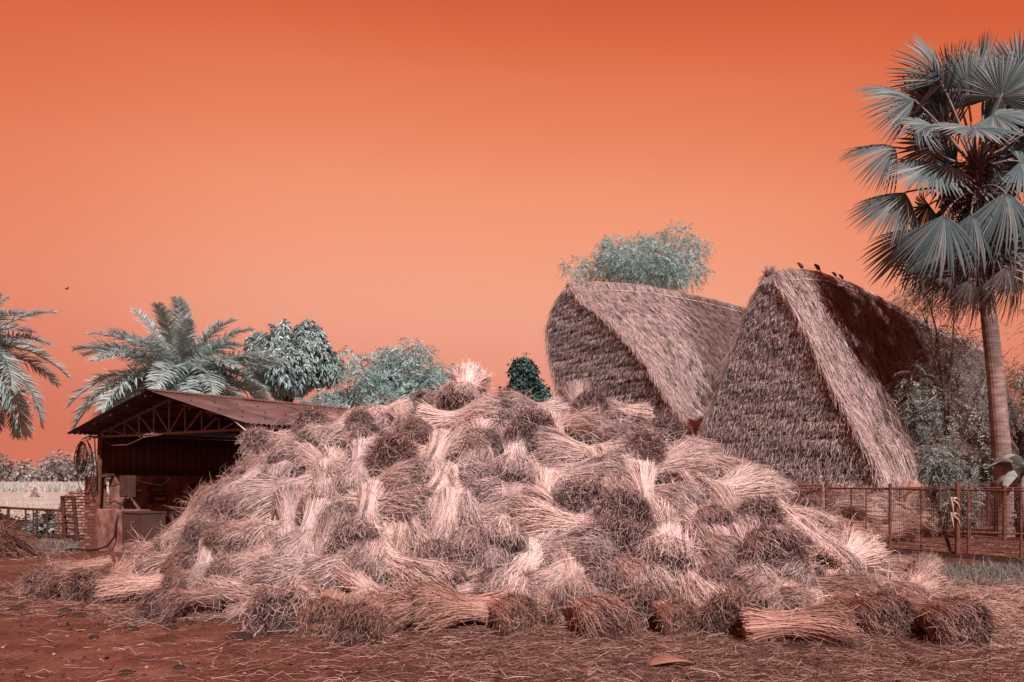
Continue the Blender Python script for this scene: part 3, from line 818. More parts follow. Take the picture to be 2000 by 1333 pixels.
 (1745, 1192, 285, 38, 'd', 'i', 'dark bundle wedged between the shaggy one and the end tuft', .9),
 (1790, 1156, 0, 18, 'p', 'd', 'pale bundle behind the dark tuft at the far end of the front row', 1.05),
 (1828, 1208, 305, 45, 'd', 'f', 'dark domed tuft ending the front row by the open yard', 1.1),
 (1800, 1122, 20, 20, 'g', 'f', 'dull greyish tuft lying at the edge of the grass', .8),
]
# bundles draped downhill over the others
DRAPED = [
 (848, 905, 255, 'p', 'h', 'pale bundle draped downhill right under the drooping grey one'),
 (640, 960, 285, 'm', 'i', 'combed bundle draped downhill between the broad combed one and the layered pair'),
 (555, 925, 245, 'm', 'h', 'bundle draped toward the shed above the broad combed one'),
 (700, 930, 262, 'm', 'k', 'loosely tied bundle draped below the arched band bundle'),
 (905, 985, 275, 'm', 'h', 'soft bundle draped downhill above the hanging twine end'),
 (1060, 990, 262, 'p', 'i', 'pale bundle draped downhill above the flat fanned one'),
 (1190, 940, 290, 'm', 'h', 'bundle draped downhill just above the big dark furry tuft'),
 (1262, 985, 275, 'p', 'k', 'pale bundle draped between the dark furry tufts and the fan of cut ends'),
 (1345, 945, 300, 'p', 'h', 'pale bundle draped downhill below the long flared level one'),
 (1430, 1015, 290, 'm', 'i', 'bundle draped downhill over the dark tufts under the pen gate skyline'),
 (1510, 1045, 305, 'p', 'h', 'pale bundle draped beside the blackest bushy tuft'),
 (470, 960, 238, 'm', 'h', 'bundle draped down the flank at the edge of the shed opening'),
 (985, 1035, 265, 'p', 'k', 'pale bundle draped downhill above the upright one with cut stalks'),
 (1165, 1050, 282, 'm', 'i', 'bundle draped downhill between the grey striped one and the dark hollow'),
 (1605, 1085, 300, 'm', 'h', 'bundle draped downhill below the pale ones by the gate post'),
 (935, 880, 268, 'p', 'i', 'pale bundle draped from under the peak beside the skirt sheaf'),
 (1085, 870, 280, 'p', 'h', 'pale bundle draped downhill between the leafy tuft and the stacked pair'),
 (720, 1015, 270, 'm', 'h', 'bundle draped downhill under the level striped one'),
 (600, 1060, 255, 'm', 'k', 'bundle draped downhill above the grey spiky one'),
 (870, 1030, 262, 'm', 'i', 'bundle draped downhill beside the round grey tuft'),
 (1260, 1120, 280, 'p', 'h', 'pale bundle draped toward the splayed legs of the front bundle'),
 (1455, 1110, 285, 'm', 'h', 'bundle draped downhill right under the blackest tuft'),
]
for px, py, dg, tn, vr, lb in DRAPED:
    heap_bundle(px, py, dg, 14, tn, vr, lb, scale=.95, lift=.07)
for rec in BUNDLES:
    rec = (rec[0] + (24 if rec[0] < 640 and rec[1] < 960 else 0),) + rec[1:]
    heap_bundle(*rec[:7], scale=rec[7] if len(rec) > 7 else 1.0)

# ------------------------------------------------------------------ the open shed
SU = Vector((.826, -.563, 0)).normalized()        # across the gable, left to right
SV = Vector((.563, .826, 0)).normalized()         # along the ridge, going away
SO = Vector((-8.95, 17.2, 0))                     # foot of the corner post
UZ = Vector((0, 0, 1))
SW, SL = 5.3, 7.0                                 # width and length between posts


def S(u, v, z): return SO + SU * u + SV * v + UZ * z


shed = empty('shed', SO, 'open farm shed with a rusted corrugated gable roof beside the heap', 'shed')


def sp(mb, name, mat, parent=shed, **k):
    o = mb.build(name, mat, None, **k)
    o.parent = parent
    if parent is shed: o.matrix_parent_inverse = Matrix.Translation(-SO)
    return o


EAVE, RISE, OVER = 2.54, .66, .50
def roof_z(u): return EAVE + RISE * (1 - abs(u - SW / 2) / (SW / 2))


# posts
for (u, v) in ((0, 0), (0, SL), (SW, 0), (SW, SL), (SW, SL / 2)):
    lean = .12 if (u, v) == (0, 0) else 0
    sp(MB().bar(S(u - lean * .5, v, -.05), S(u + lean, v, 2.46), .055, 10), 'post', M['rust'])
# trusses: bottom chord, two rafters, struts
for v in (0, SL / 2, SL):
    sp(MB().bar(S(-.15, v, 2.44), S(SW + .25, v, 2.44), .027), 'bottom_chord', M['truss'])
    for s in (0, 1):
        sp(MB().bar(S(s * SW, v, 2.49), S(SW / 2, v, 2.44 + RISE), .026), 'rafter', M['truss'])
    if v < SL:
        n = 10
        top = lambda k: S(SW * k / n, v, 2.47 + (RISE - .03) * (1 - abs(k - n / 2) / (n / 2)))
        bot = lambda k: S(SW * k / n, v, 2.44)
        for k in range(1, n):
            sp(MB().bar(bot(k), top(k), .017, 6), 'strut', M['truss'])
        for k in range(1, n // 2):
            sp(MB().bar(top(k), bot(k + 1), .016, 6), 'strut', M['truss'])
            sp(MB().bar(top(n - k), bot(n - k - 1), .016, 6), 'strut', M['truss'])
# purlins under the roof
for k in range(5):
    for s in (-1, 1):
        u = SW / 2 + s * (.10 + k * .62)
        sp(MB().bar(S(u, -OVER + .05, roof_z(u) - .035), S(u, SL + .3, roof_z(u) - .035), .022, 6), 'purlin', M['rust_dark'])


def corrugated(P0, along, down, n_len, L_al, L_dn, amp, pitch, nrm, thick=.004):
    """Corrugated sheet: waves run across 'along', ridges run along 'down'."""
    n = max(2, int(L_al / pitch * 4))
    V, Fc = [], []
    for j in range(n_len + 1):
        for i in range(n + 1):
            a = i / n * L_al
            h = amp * math.sin(2 * math.pi * a / pitch)
            V.append(P0 + along * a + down * (L_dn * j / n_len) + nrm * h)
    for j in range(n_len):
        for i in range(n):
            a = j * (n + 1) + i
            Fc.append((a, a + 1, a + n + 2, a + n + 1))
    return V, Fc


rs = random.Random(4)
slope_len = math.hypot(SW / 2 + .35, RISE * (SW / 2 + .35) / (SW / 2))
for s in (-1, 1):
    dn = (SU * s * (SW / 2) - UZ * RISE).normalized()
    nr = SV.cross(dn) * s
    if nr.z < 0: nr = -nr
    k, v = 0, -OVER
    while v < SL + .3:
        w = .98
        mb = MB()
        P0 = S(SW / 2 + s * .02, v, EAVE + RISE + .05 + .006 * (k % 2)) + UZ * rs.uniform(-.006, .006)
        mb.add(*corrugated(P0, SV, dn, 3, w + .05, slope_len + rs.uniform(-.03, .05), .013, .11, nr))
        o = sp(mb, 'roof_sheet', M['roof'], smooth=True)
        sm = o.modifiers.new('thickness', 'SOLIDIFY'); sm.thickness = .004
        v += w; k += 1
# ridge cap with its overlapping lips, and the fixing bolts
mb = MB()
v = -OVER - .02
while v < SL + .25:
    for s in (-1, 1):
        dn = (SU * s * (SW / 2) - UZ * RISE).normalized()
        c = S(SW / 2, v + .23, EAVE + RISE + .085)
        mb.box(c + dn * .11, dn, SV, dn.cross(SV), .24, .44, .006)
    v += .45
sp(mb, 'ridge_cap', M['roof'])
mb = MB()
for s in (-1, 1):
    for row in (.35, 1.1, 1.95, 2.6):
        for k in range(16):
            u = SW / 2 + s * row; v = -OVER + .25 + k * .5
            z = EAVE + RISE * (1 - row / (SW / 2)) + .075
            mb.bar(S(u, v, z), S(u, v, z + .03), .014, 5)
sp(mb, 'roof_bolts', M['rust_dark'], kind='stuff')
# bent flashing strip at the near corner of the eave
sp(MB().box(S(SW + .12, -OVER + .15, 2.50), (SU - UZ * .6).normalized(), SV, (SU * .6 + UZ).normalized(), .45, .25, .008), 'flashing', M['white'])

# far and left walls: brick below, corrugated sheet above
low_left = MB().box(S(.02, SL / 2 + .15, .80), SU, SV, UZ, .22, SL - .3, 1.62)
sp(low_left, 'lower_wall', M['plaster'])
low_back = MB().box(S(SW / 2, SL + .12, .80), SU, SV, UZ, SW + .2, .22, 1.62)
sp(low_back, 'lower_wall', M['plaster'])
for k in range(7):
    mb = MB().add(*corrugated(S(-.06, .05 + k * .98, 1.63), SV, UZ, 2, 1.0, .86, .018, .16, SU))
    o = sp(mb, 'wall_sheet', M['sheet'], smooth=True)
    o.modifiers.new('thickness', 'SOLIDIFY').thickness = .004
for k in range(6):
    mb = MB().add(*corrugated(S(.0 + k * .9, SL + .14, 1.63), SU, UZ, 2, .93, 1.0 + RISE * (1 - abs(k * .9 + .45 - SW / 2) / (SW / 2)), .018, .16, SV))
    o = sp(mb, 'wall_sheet', M['sheet'], smooth=True)
    o.modifiers.new('thickness', 'SOLIDIFY').thickness = .004
sp(MB().box(S(.10, SL / 2, 1.63), SU, SV, UZ, .10, SL - .1, .05), 'wall_rail', M['rust_dark'])

# the brick pier at the corner, brick by brick
pier = sp(MB().box(S(-.30, .12, .79), SU, SV, UZ, .33, .30, 1.58), 'brick_pier', M['mortar'])
brick_me = []
for q in range(3):
    mb = MB().box((0, 0, 0), (1, 0, 0), (0, 1, 0), (0, 0, 1), .205 + .006 * q, .12, .060)
    me = bpy.data.meshes.new('brick'); me.from_pydata(mb.v, [], mb.f); me.materials.append(M['brick'] if q else M['brick_pale'])
    brick_me.append(me)
rotm = Matrix((SU, SV, UZ)).transposed().to_4x4()


def lay_brick(u, v, z, parent, sx=1.0, turn=False):
    o = bpy.data.objects.new('brick', rs.choice(brick_me[1:] + brick_me))
    COL.objects.link(o)
    o.parent = parent
    m = rotm @ (Matrix.Rotation(math.pi / 2, 4, 'Z') if turn else Matrix.Identity(4)) @ Matrix.Diagonal((sx, 1, 1, 1))
    o.matrix_basis = Matrix.Translation(S(u, v, z)) @ m


for c in range(22):
    z = .04 + c * .072
    if c % 2:
        lay_brick(-.355, .02 + rs.uniform(-.006, .006), z, pier); lay_brick(-.175, .02 + rs.uniform(-.006, .006), z, pier, .5)
    else:
        lay_brick(-.41, .02 + rs.uniform(-.006, .006), z, pier, .5); lay_brick(-.235, .02 + rs.uniform(-.006, .006), z, pier)
    lay_brick(-.43, .16, z, pier, turn=True)
# low plastered counter next to the post, its end in bare brick
counter = sp(MB().box(S(.70, .18, .44), SU, SV, UZ, 1.30, .45, .90), 'counter', M['plaster'], bevel=.012)
for c in range(11):
    z = .06 + c * .076
    lay_brick(1.30 if c % 2 else 1.25, -.04 + rs.uniform(-.006, .004), z, counter, .5 if c % 2 else 1.0)
    lay_brick(1.355, .12 + rs.uniform(-.01, .01), z, counter, .9, turn=True)


# things in and around the shed (each stands or hangs by itself)
def thing(name, loc, label, cat, group=None): return empty(name, loc, label, cat, group)


def child(root, mb, name, mat, **k):
    o = mb.build(name, mat, root, **k)
    o.matrix_parent_inverse = Matrix.Translation(-root.location)
    return o


t = thing('electric_box', S(.72, .0, 1.1), 'rusty electric box hung above the plastered counter', 'electric box')
c = S(.72, .26, 1.38)
child(t, MB().box(c, SU, SV, UZ, .36, .16, .46), 'body', M['grey'], bevel=.008)
child(t, MB().box(c - SV * .085, SU, SV, UZ, .32, .012, .42), 'door', M['grey'])
child(t, MB().box(c - SV * .095 + SU * .13, SU, SV, UZ, .02, .02, .06), 'handle', M['rust_dark'])
child(t, MB().bar(c + SV * .08 - UZ * .1, c + SV * .3 - UZ * .1, .02), 'bracket', M['rust_dark'])

t = tag(MB().tube([S(.85, .15, 1.15), S(.87, .02, .95), S(.90, -.10, .6), S(.92, -.13, .35), S(.75, -.2, .14), S(.45, -.25, .05), S(.1, -.28, .03), S(-.3, -.3, .03), S(-.45, -.45, .02)], .022, 6).build('cable', M['cable'], smooth=True),
        'black cable running from the electric box down to the ground', 'cable')
mb = MB(); r6 = random.Random(6)
for k in range(11):
    pts = []
    rx, rz, ph = r6.uniform(.12, .22), r6.uniform(.20, .36), r6.uniform(0, 6)
    for i in range(25):
        a = ph + 2 * math.pi * i / 24
        pts.append(S(-.16 + rx * math.cos(a) + r6.uniform(-.02, .02), -.20 - .012 * k, 2.08 + rz * math.sin(a) - .05 * k * .3))
    mb.tube(pts, .008, 5)
for k in range(3):
    rx, rz = .25 + .05 * k, .38 + .10 * k
    mb.tube([S(-.18 + rx * math.cos(2 * math.pi * i / 24), -.17, 1.98 - .1 * k + rz * math.sin(2 * math.pi * i / 24)) for i in range(25)], .008, 5)
mb.tube([S(-.22, -.2, 2.40), S(-.2, -.1, 2.45), S(-.1, -.05, 2.46)], .012, 5)
tag(mb.build('cable_coil', M['cable'], smooth=True), 'coil of old cable hung from the corner post of the shed', 'cable coil')
tag(MB().tube([S(.05, -.09, 2.42), S(.10, -.1, 2.0), S(.16, -.1, 1.8), S(.15, -.1, 1.3), S(.02, -.12, 1.2), S(-.1, -.12, 1.5)], .012, 5).build('cable', M['cable'], smooth=True),
    'thin cable looped beside the corner post of the shed', 'cable')
tag(MB().tube([S(.25, -.06, 2.42), S(.7, -.07, 2.24), S(1.3, -.07, 2.24), S(1.9, -.07, 2.38), S(2.5, -.06, 2.42)], .014, 5).build('cable', M['rust'], smooth=True),
    'slack cable sagging under the bottom bar of the gable truss', 'cable')
tag(MB().tube([S(.2, .0, 1.42), S(.4, .1, 1.38), S(.8, .35, 1.53), S(1.2, .4, 1.45), S(1.6, .5, 1.4), S(2.0, .5, 1.6)], .012, 5).build('cable', M['cable'], smooth=True),
    'cable strung along the inside wall of the shed above the bench', 'cable')

p = S(1.80, -.02, 0)
t = thing('tin_chest', p, 'rust brown tin chest standing at the end of the plastered counter', 'chest')
child(t, MB().box(p + UZ * .43, SU, SV, UZ, .74, .50, .84), 'body', M['grey'], bevel=.01)
child(t, MB().box(p + UZ * .865, SU, SV, UZ, .77, .53, .025), 'lid', M['grey'])
for s in (-1, 1):
    for w in (-1, 1):
        child(t, MB().box(p + SU * .33 * s + SV * .2 * w + UZ * .005, SU, SV, UZ, .05, .05, .03), 'foot', M['rust_dark'])
p = S(2.05, .95, 0)
t = thing('bench', p, 'narrow work bench in the dark of the shed', 'bench')
child(t, MB().box(p + UZ * .92, SU, SV, UZ, 1.1, .45, .05), 'top', M['rust_dark'])
for s in (-1, 1):
    for w in (-1, 1):
        child(t, MB().box(p + SU * .5 * s + SV * .18 * w + UZ * .45, SU, SV, UZ, .05, .05, .9), 'leg', M['rust_dark'])
for k, (du, h, mt, lb) in enumerate(((-.42, .16, 'white', 'squat pale jar at the near end of the shed bench'), (-.25, .10, 'white', 'low pale cup on the shed bench'),
                                     (-.05, .20, 'white', 'tall pale bottle in the middle of the shed bench'), (.12, .13, 'white', 'pale jar next to the tall bottle on the shed bench'),
                                     (.3, .17, 'white', 'pale bottle at the heap end of the shed bench'))):
    b0 = p + SU * du + UZ * .946
    t = thing('bottle', b0, lb, 'bottle', 'bottles and jars on the shed bench')
    child(t, MB().tube([b0, b0 + UZ * h * .6, b0 + UZ * h * .8], [.045, .045, .022], 10), 'body', M[mt], smooth=True)
    child(t, MB().bar(b0 + UZ * h * .8, b0 + UZ * h, .024, 8), 'cap', M['rust'])
# boards and meters on the inner face of the left wall
def wall_item(v, z, w, h, mat, name, label, cat, tilt=0.0):
    c = S(.165, v, z)
    t = thing(name, c, label, cat)
    rv = (SV * math.cos(tilt) + UZ * math.sin(tilt)); rz = (UZ * math.cos(tilt) - SV * math.sin(tilt))
    child(t, MB().box(c + SU * .03, rv, SU, rz, w, .07, h), 'board', M[mat], bevel=.006)
    child(t, MB().box(c + SU * .075, rv, SU, rz, w * .6, .025, h * .45), 'cover', M['plaster' if mat != 'plaster' else 'grey'])
wall_item(1.25, 1.30, .40, .16, 'grey', 'switch_board', 'upper dark switch board on the inside wall of the shed', 'switch board')
wall_item(1.30, 1.08, .42, .18, 'rust_dark', 'switch_board', 'lower dark switch board on the inside wall of the shed', 'switch board')
wall_item(2.2, 1.36, .55, .28, 'plaster', 'meter_board', 'pale tilted meter board on the inside wall of the shed', 'meter board', .18)
wall_item(3.1, 1.15, .5, .5, 'plaster', 'meter_board', 'pale square meter board deep inside the shed', 'meter board')
c = S(.2, 2.3, .98)
p = S(3.2, 2.2, 0)
t = thing('chaff_cutter', p, 'dark chaff cutter with a spoked wheel inside the shed', 'chaff cutter')
mb = MB()
mb.tube([p + UZ * 1.05 + SU * .42 * math.cos(a * math.pi / 12) + UZ * .42 * math.sin(a * math.pi / 12) for a in range(25)], .03, 6)
child(t, mb, 'wheel_rim', M['rust_dark'])
for a in range(3):
    an = a * math.pi / 3
    dv = SU * math.cos(an) * .42 + UZ * math.sin(an) * .42
    child(t, MB().bar(p + UZ * 1.05 - dv, p + UZ * 1.05 + dv, .02, 6), 'spoke', M['rust_dark'])
child(t, MB().box(p + UZ * 1.0 + SV * .4, SU, SV, UZ, .3, .7, .25), 'feed_trough', M['rust_dark'])
for s in (-1, 1):
    child(t, MB().bar(p + SU * .3 * s + SV * .3, p + UZ * .95 + SV * .3, .03, 6), 'leg', M['rust_dark'])


# ------------------------------------------------------------------ left edge: railing, gate leaf, brick dome, trough, straw pile, bushes
def G(px, Y, z): return Vector(((px - 1000) / F * Y, Y, z))
t = thing('railing', G(60, 20.6, 0), 'low rusty pipe railing at the edge of the field', 'railing')
ra, rb = G(-60, 21.3, 0), G(127, 20.1, 0)
rl = lambda k, z: ra.lerp(rb, k) + UZ * z
child(t, MB().bar(rl(0, .80), rl(1, .72), .032), 'top_rail', M['rust_dark'])
child(t, MB().bar(rl(0, .42), rl(1, .38), .016), 'middle_rail', M['rust_dark'])
child(t, MB().bar(rl(0, .10), rl(1, .06), .035), 'bottom_rail', M['rust_dark'])
for k, r in ((.02, .03), (.26, .02), (.42, .035), (.60, .02), (.68, .018), (.715, .026), (.82, .02), (.985, .04)):
    child(t, MB().bar(rl(k, .02), rl(k, .80 - .08 * k), r), 'upright', M['rust_dark'])
for k in (.42, .985):
    child(t, MB().box(rl(k, -.02), (1, 0, 0), (0, 1, 0), UZ, .16, .16, .08), 'foot', M['rust_dark'])
ga, gb = G(129, 20.0, 0), G(151, 19.4, 0)
gl = lambda k, z: ga.lerp(gb, k) + UZ * z + Vector((-.10 + .16 * 0, 0, 0)) * (z / 1.1)
t = thing('gate', ga, 'narrow rusty ladder gate leaning open against the shed', 'gate')
child(t, MB().bar(gl(0, .0), gl(0, 1.10), .05), 'stile', M['rust_dark'])
child(t, MB().bar(gl(1, .0), gl(1, 1.10), .05), 'stile', M['rust_dark'])
for z in (.12, .30, .46, .62, 1.08):
    child(t, MB().bar(gl(0, z), gl(1, z - .02), .025), 'rung', M['rust_dark'])
# brick dome behind the shed
dc = G(172, 22.2, 0)
t = thing('brick_dome', dc, 'rounded brick dome half hidden behind the shed corner', 'dome')
mb = MB(); V = []; Fc = []
nu, nv = 28, 12
for j in range(nv + 1):
    th = (math.pi / 2) * j / nv
    for i in range(nu):
        a = 2 * math.pi * i / nu
        V.append((dc.x + .78 * math.cos(th) ** .55 * math.cos(a), dc.y + .78 * math.cos(th) ** .55 * math.sin(a), 1.22 * math.sin(th)))
for j in range(nv):
    for i in range(nu):
        Fc.append((j * nu + i, j * nu + (i + 1) % nu, (j + 1) * nu + (i + 1) % nu, (j + 1) * nu + i))
child(t, mb.add(V, Fc), 'core', M['mortar'], smooth=True)
bme = []
for q in range(3):
    b_ = MB().box((0, 0, 0), (1, 0, 0), (0, 1, 0), (0, 0, 1), .05, .20 + .01 * q, .062)
    me = bpy.data.meshes.new('brick'); me.from_pydata(b_.v, [], b_.f); me.materials.append(M['brick_pale']); bme.append(me)
nb = 0
for j in range(15):
    z = .05 + j * .078
    th = math.asin(min(.98, z / 1.22)); r = .78 * math.cos(th) ** .55 + .008
    n = max(6, int(2 * math.pi * r / .235))
    for i in range(n):
        a = 2 * math.pi * (i + .5 * (j % 2)) / n
        if math.sin(a) > .35 or nb >= 290: continue
        o = bpy.data.objects.new('brick', rs.choice(bme)); COL.objects.link(o); o.parent = t
        o.location = (r * math.cos(a), r * math.sin(a), z); o.rotation_euler = (0, -th * .8, 0); o.rotation_euler.rotate_axis('Z', 0)
        o.rotation_euler = (Matrix.Rotation(a, 3, 'Z') @ Matrix.Rotation(-th * .7, 3, 'Y')).to_euler(); nb += 1
# rusty trough at the frame edge
tc_ = G(-10, 16.4, 0)
t = thing('trough', tc_, 'rusty feed trough cut by the edge of the picture', 'trough')
X_, Y_ = Vector((1, -.1, 0)).normalized(), Vector((.1, 1, 0)).normalized()
for dx in (-.36, .36): child(t, MB().box(tc_ + X_ * dx + UZ * .55, X_, Y_, UZ, .025, .5, .26), 'end_panel', M['rust'])
for dy in (-.25, .25): child(t, MB().box(tc_ + Y_ * dy + UZ * .55, X_, Y_, UZ, .70, .02, .26), 'side_panel', M['rust'])
child(t, MB().box(tc_ + UZ * .43, X_, Y_, UZ, .69, .47, .02), 'bottom_panel', M['rust'])
for s in (-1, 1):
    for w in (-1, 1): child(t, MB().bar(tc_ + X_ * .33 * s + Y_ * .2 * w, tc_ + X_ * .33 * s + Y_ * .2 * w + UZ * .44, .02), 'leg', M['rust_dark'])


def straw_pile(cx, cy, rx, ry, h, n, name, label, seed, mat='straw', ln=(.3, .6), tonem=.35, col=(1, 1, 1, 1)):
    rng = np.random.default_rng(seed); acc = Acc()
    na, nr_ = 24, 6
    V = [(0, 0, h * .85)]
    for j in range(1, nr_ + 1):
        for i in range(na):
            a = 2 * math.pi * i / na; r = j / nr_
            V.append((rx * r * math.cos(a), ry * r * math.sin(a), h * .85 * (1 - r ** 1.7) - .02))
    Q = [[0, 1 + i, 1 + i + 1, 1 + (i + 2) % na] for i in range(0, na, 2)]
    for j in range(nr_ - 1):
        for i in range(na):
            a = 1 + j * na; Q.append([a + i, a + na + i, a + na + (i + 1) % na, a + (i + 1) % na])
    acc.add(V, Q, .12)
    r = np.sqrt(rng.random(n)); a = rng.uniform(0, 2 * np.pi, n)
    root = np.stack([rx * r * np.cos(a), ry * r * np.sin(a), h * .85 * (1 - r ** 1.7) + .02], -1)
    d = unit(np.stack([np.cos(a) * (.5 + r), np.sin(a) * (.5 + r), rng.normal(.25 - .5 * r, .35)], -1) + rng.normal(0, .5, (n, 3)))
    Vv, Qq = strands(root, d, rng.uniform(*ln, n), rng.uniform(.007, .014, n), rng, curl=.12, segs=4, sag=np.stack([np.zeros(n), np.zeros(n), -rng.uniform(.05, .22, n)], -1))
    Vv[:, 2] = np.maximum(Vv[:, 2], .0)
    acc.add(Vv, Qq, np.repeat(np.clip(rng.normal(tonem, .22, n), 0, 1), 10))
    o = link(name, acc.mesh(name, M[mat]))
    o.location = (cx, cy, 0)
    o.color = col
    return tag(o, label, 'straw pile')


g0 = ground_at(-28, 1090)
straw_pile(g0.x, g0.y + .4, .46, .5, .62, 2200, 'straw_pile', 'small dark pile of old straw at the left edge before the railing', 31, 'straw', (.22, .5), .35, (.55, .38, .32, 1))

# ------------------------------------------------------------------ the two thatched straw ricks
def rick(name, A, v, ridge, prof, recede, flare, seed, label, n_side, n_front, wall_z, finial_tilt, old, skew=((0, 0), (1, 0))):  # old: distance behind the front where the painted shade begins
    """A: foot of the front ridge end, v: along the ridge, ridge: (distance, height), prof: (z/height, half width), recede: (z/height, set back of the front)."""
    v = Vector(v).normalized(); u = Vector((v.y, -v.x, 0))          # u: toward the viewer's right
    A = Vector(A)
    rng = np.random.default_rng(seed)
    RD, RH = np.array(ridge)[:, 0], np.array(ridge)[:, 1]
    PZ, PW = np.array(prof)[:, 0], np.array(prof)[:, 1]
    KZ, KC = np.array(skew)[:, 0], np.array(skew)[:, 1]
    CZ, CR = np.array(recede)[:, 0], np.array(recede)[:, 1]
    un, vn, An = np.array(u), np.array(v), np.array(A)
    def surf(s, q, t):
        """s: side -1..1 (0 ridge), q: height fraction (1 ridge, 0 ground), t: distance behind the front edge."""
        H = np.interp(t, RD, RH)
        w = np.interp(q, PZ, PW) * (1 + flare * np.exp(-(t / 1.1) ** 2)) * 1.0
        r = np.interp(q, CZ, CR) * np.clip(1 - t / 6, 0, 1)
        return An + un * (s * w + np.interp(q, KZ, KC))[..., None] + vn * (t + r)[..., None] + np.array([0, 0, 1.0]) * (q * H)[..., None]
    root = empty(name, A, label, 'straw rick', 'thatched straw ricks behind the heap')
    # core
    acc = Acc()
    qs = np.linspace(0, 1, 19); ts = np.linspace(0.05, RD[-1], 25)
    for s in (-1, 1):
        Q_, T_ = np.meshgrid(qs, ts, indexing='ij')
        P = surf(np.full_like(Q_, s * .985), Q_, T_)
        i = (np.arange(18)[:, None] * 25 + np.arange(24)[None, :])
        acc.add(P.reshape(-1, 3), np.stack([i, i + 1, i + 26, i + 25], -1).reshape(-1, 4), .22)
    for t0 in (0.06, RD[-1]):
        S_, Q_ = np.meshgrid(np.linspace(-.985, .985, 15), qs)
        P = surf(S_, Q_, np.full_like(Q_, t0))
        i = (np.arange(18)[:, None] * 15 + np.arange(14)[None, :])
        acc.add(P.reshape(-1, 3), np.stack([i, i + 1, i + 16, i + 15], -1).reshape(-1, 4), .10)
    link('straw_core', quads_mesh('straw_core', np.concatenate(acc.v) - An, np.concatenate(acc.q), M['thatch_end'], np.concatenate(acc.t)), root)
    def thatch(nm, N, mat, sides, tmin, tmax, qmin, per=9):
        """Tufts of straw laid down the slopes, course over course."""
        ac = Acc()
        for s in sides:
            nt = N // per
            q = rng.uniform(qmin, 1.0, nt) ; t = tmin + (tmax - tmin) * rng.random(nt) ** 1.25
            nc = 34
            q = (np.floor(q * nc) + rng.uniform(.0, .75, nt)) / nc
            q = np.clip(q, qmin, 1.0)
            ss = np.full(nt, float(s))
            p = surf(ss, q, t); dn = unit(surf(ss, q - .03, t) - p); al = unit(surf(ss, q, t + .1) - p)
            nr = np.cross(dn, al) * s; nr = unit(nr)
            nr *= np.sign((nr * un).sum(1) * s)[:, None]
            dark = rng.random(nt) < .17
            lift = rng.uniform(.0, .05, nt)
            d0 = unit(dn + nr * rng.uniform(-.02, .22, (nt, 1)) + al * rng.normal(-.12, .16, (nt, 1)))
            tone = np.where(dark, rng.uniform(.12, .32, nt), np.clip(rng.normal(.66, .12, nt), 0, 1))
            rep = lambda a: np.repeat(a, per, 0)
            rt = rep(p + nr * lift[:, None]) + rep(al) * rng.normal(0, .055, (nt * per, 1)) + rep(nr) * rng.uniform(0, .035, (nt * per, 1)) + rep(dn) * rng.normal(0, .05, (nt * per, 1))
            dd = unit(rep(d0) + rng.normal(0, .10, (nt * per, 3)))
            V, Q = strands(rt, dd, rng.uniform(.17, .40, nt * per), rng.uniform(.010, .018, nt * per), rng, segs=2, sag=rep(nr) * -.03 + np.array([0, 0, -.02]), curl=.05,
                           roll=rep(nr) + rng.normal(0, .4, (nt * per, 3)))
            tn = np.clip(rep(tone) + rng.normal(0, .09, nt * per), 0, 1)
            # behind the pale front strip a browner straw colour stands in for shade
            shade_mask = rep((t + .35 * np.sin(q * 19) * rng.random(nt) + rng.normal(0, .30, nt)) > old(q))  # old(q): where the painted shade begins
            mi = np.repeat(shade_mask.astype(np.int32), 2)
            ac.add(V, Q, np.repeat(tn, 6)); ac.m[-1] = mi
        return link(nm, quads_mesh(nm, np.concatenate(ac.v) - An, np.concatenate(ac.q), [M[mat], M['thatch_shade']], np.concatenate(ac.t), np.concatenate(ac.m)), root, 'stuff')
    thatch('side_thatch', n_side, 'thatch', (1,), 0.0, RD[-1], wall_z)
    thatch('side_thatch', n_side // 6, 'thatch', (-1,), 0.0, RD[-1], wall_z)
    # the front: courses of bundle ends hanging down, darker
    ac = Acc()
    nc = 46; N = n_front
    s = rng.uniform(-1, 1, N); q0 = rng.random(N) ** 1.35
    wloc = 1.0
    course = np.floor(q0 * nc)
    q = (course + rng.normal(.55, .16, N)) / nc
    q = np.clip(q + .004 * np.sin(s * 5 + course * 2.1), 0.02, .985)
    w = np.interp(q, PZ, PW)
    p = surf(s, q, np.zeros(N)) - vn * (.02 + .07 * (1 - np.mod(q * nc, 1)))[:, None]
    stem = rng.random(N) < .55
    d = np.where(stem[:, None], unit(rng.normal(0, .35, (N, 3)) + np.array([0, 0, -.8]) - vn * .35), unit(rng.normal(0, .6, (N, 3)) - vn * .9 + np.array([0, 0, -.25])))
    ln = np.where(stem, rng.uniform(.08, .20, N), rng.uniform(.04, .12, N))
    tone = np.where(stem, np.clip(rng.normal(.66, .17, N), 0, 1), np.clip(rng.normal(.36, .2, N), 0, 1))
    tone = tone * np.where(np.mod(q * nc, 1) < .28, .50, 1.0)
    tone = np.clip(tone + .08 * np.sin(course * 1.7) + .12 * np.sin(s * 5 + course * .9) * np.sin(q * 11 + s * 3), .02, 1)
    edge = np.abs(s) > .95
    tone = np.where(edge, np.clip(tone + .15, 0, 1), tone)
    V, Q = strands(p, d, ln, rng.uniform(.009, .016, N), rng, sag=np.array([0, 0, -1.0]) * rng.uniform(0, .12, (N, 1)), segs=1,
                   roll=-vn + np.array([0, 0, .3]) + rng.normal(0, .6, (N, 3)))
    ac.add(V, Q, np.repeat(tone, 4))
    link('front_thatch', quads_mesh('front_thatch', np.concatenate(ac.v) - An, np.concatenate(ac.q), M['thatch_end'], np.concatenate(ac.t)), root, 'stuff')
    # fringe where the side thatch hangs over the front edge
    ac = Acc()
    N = 5200
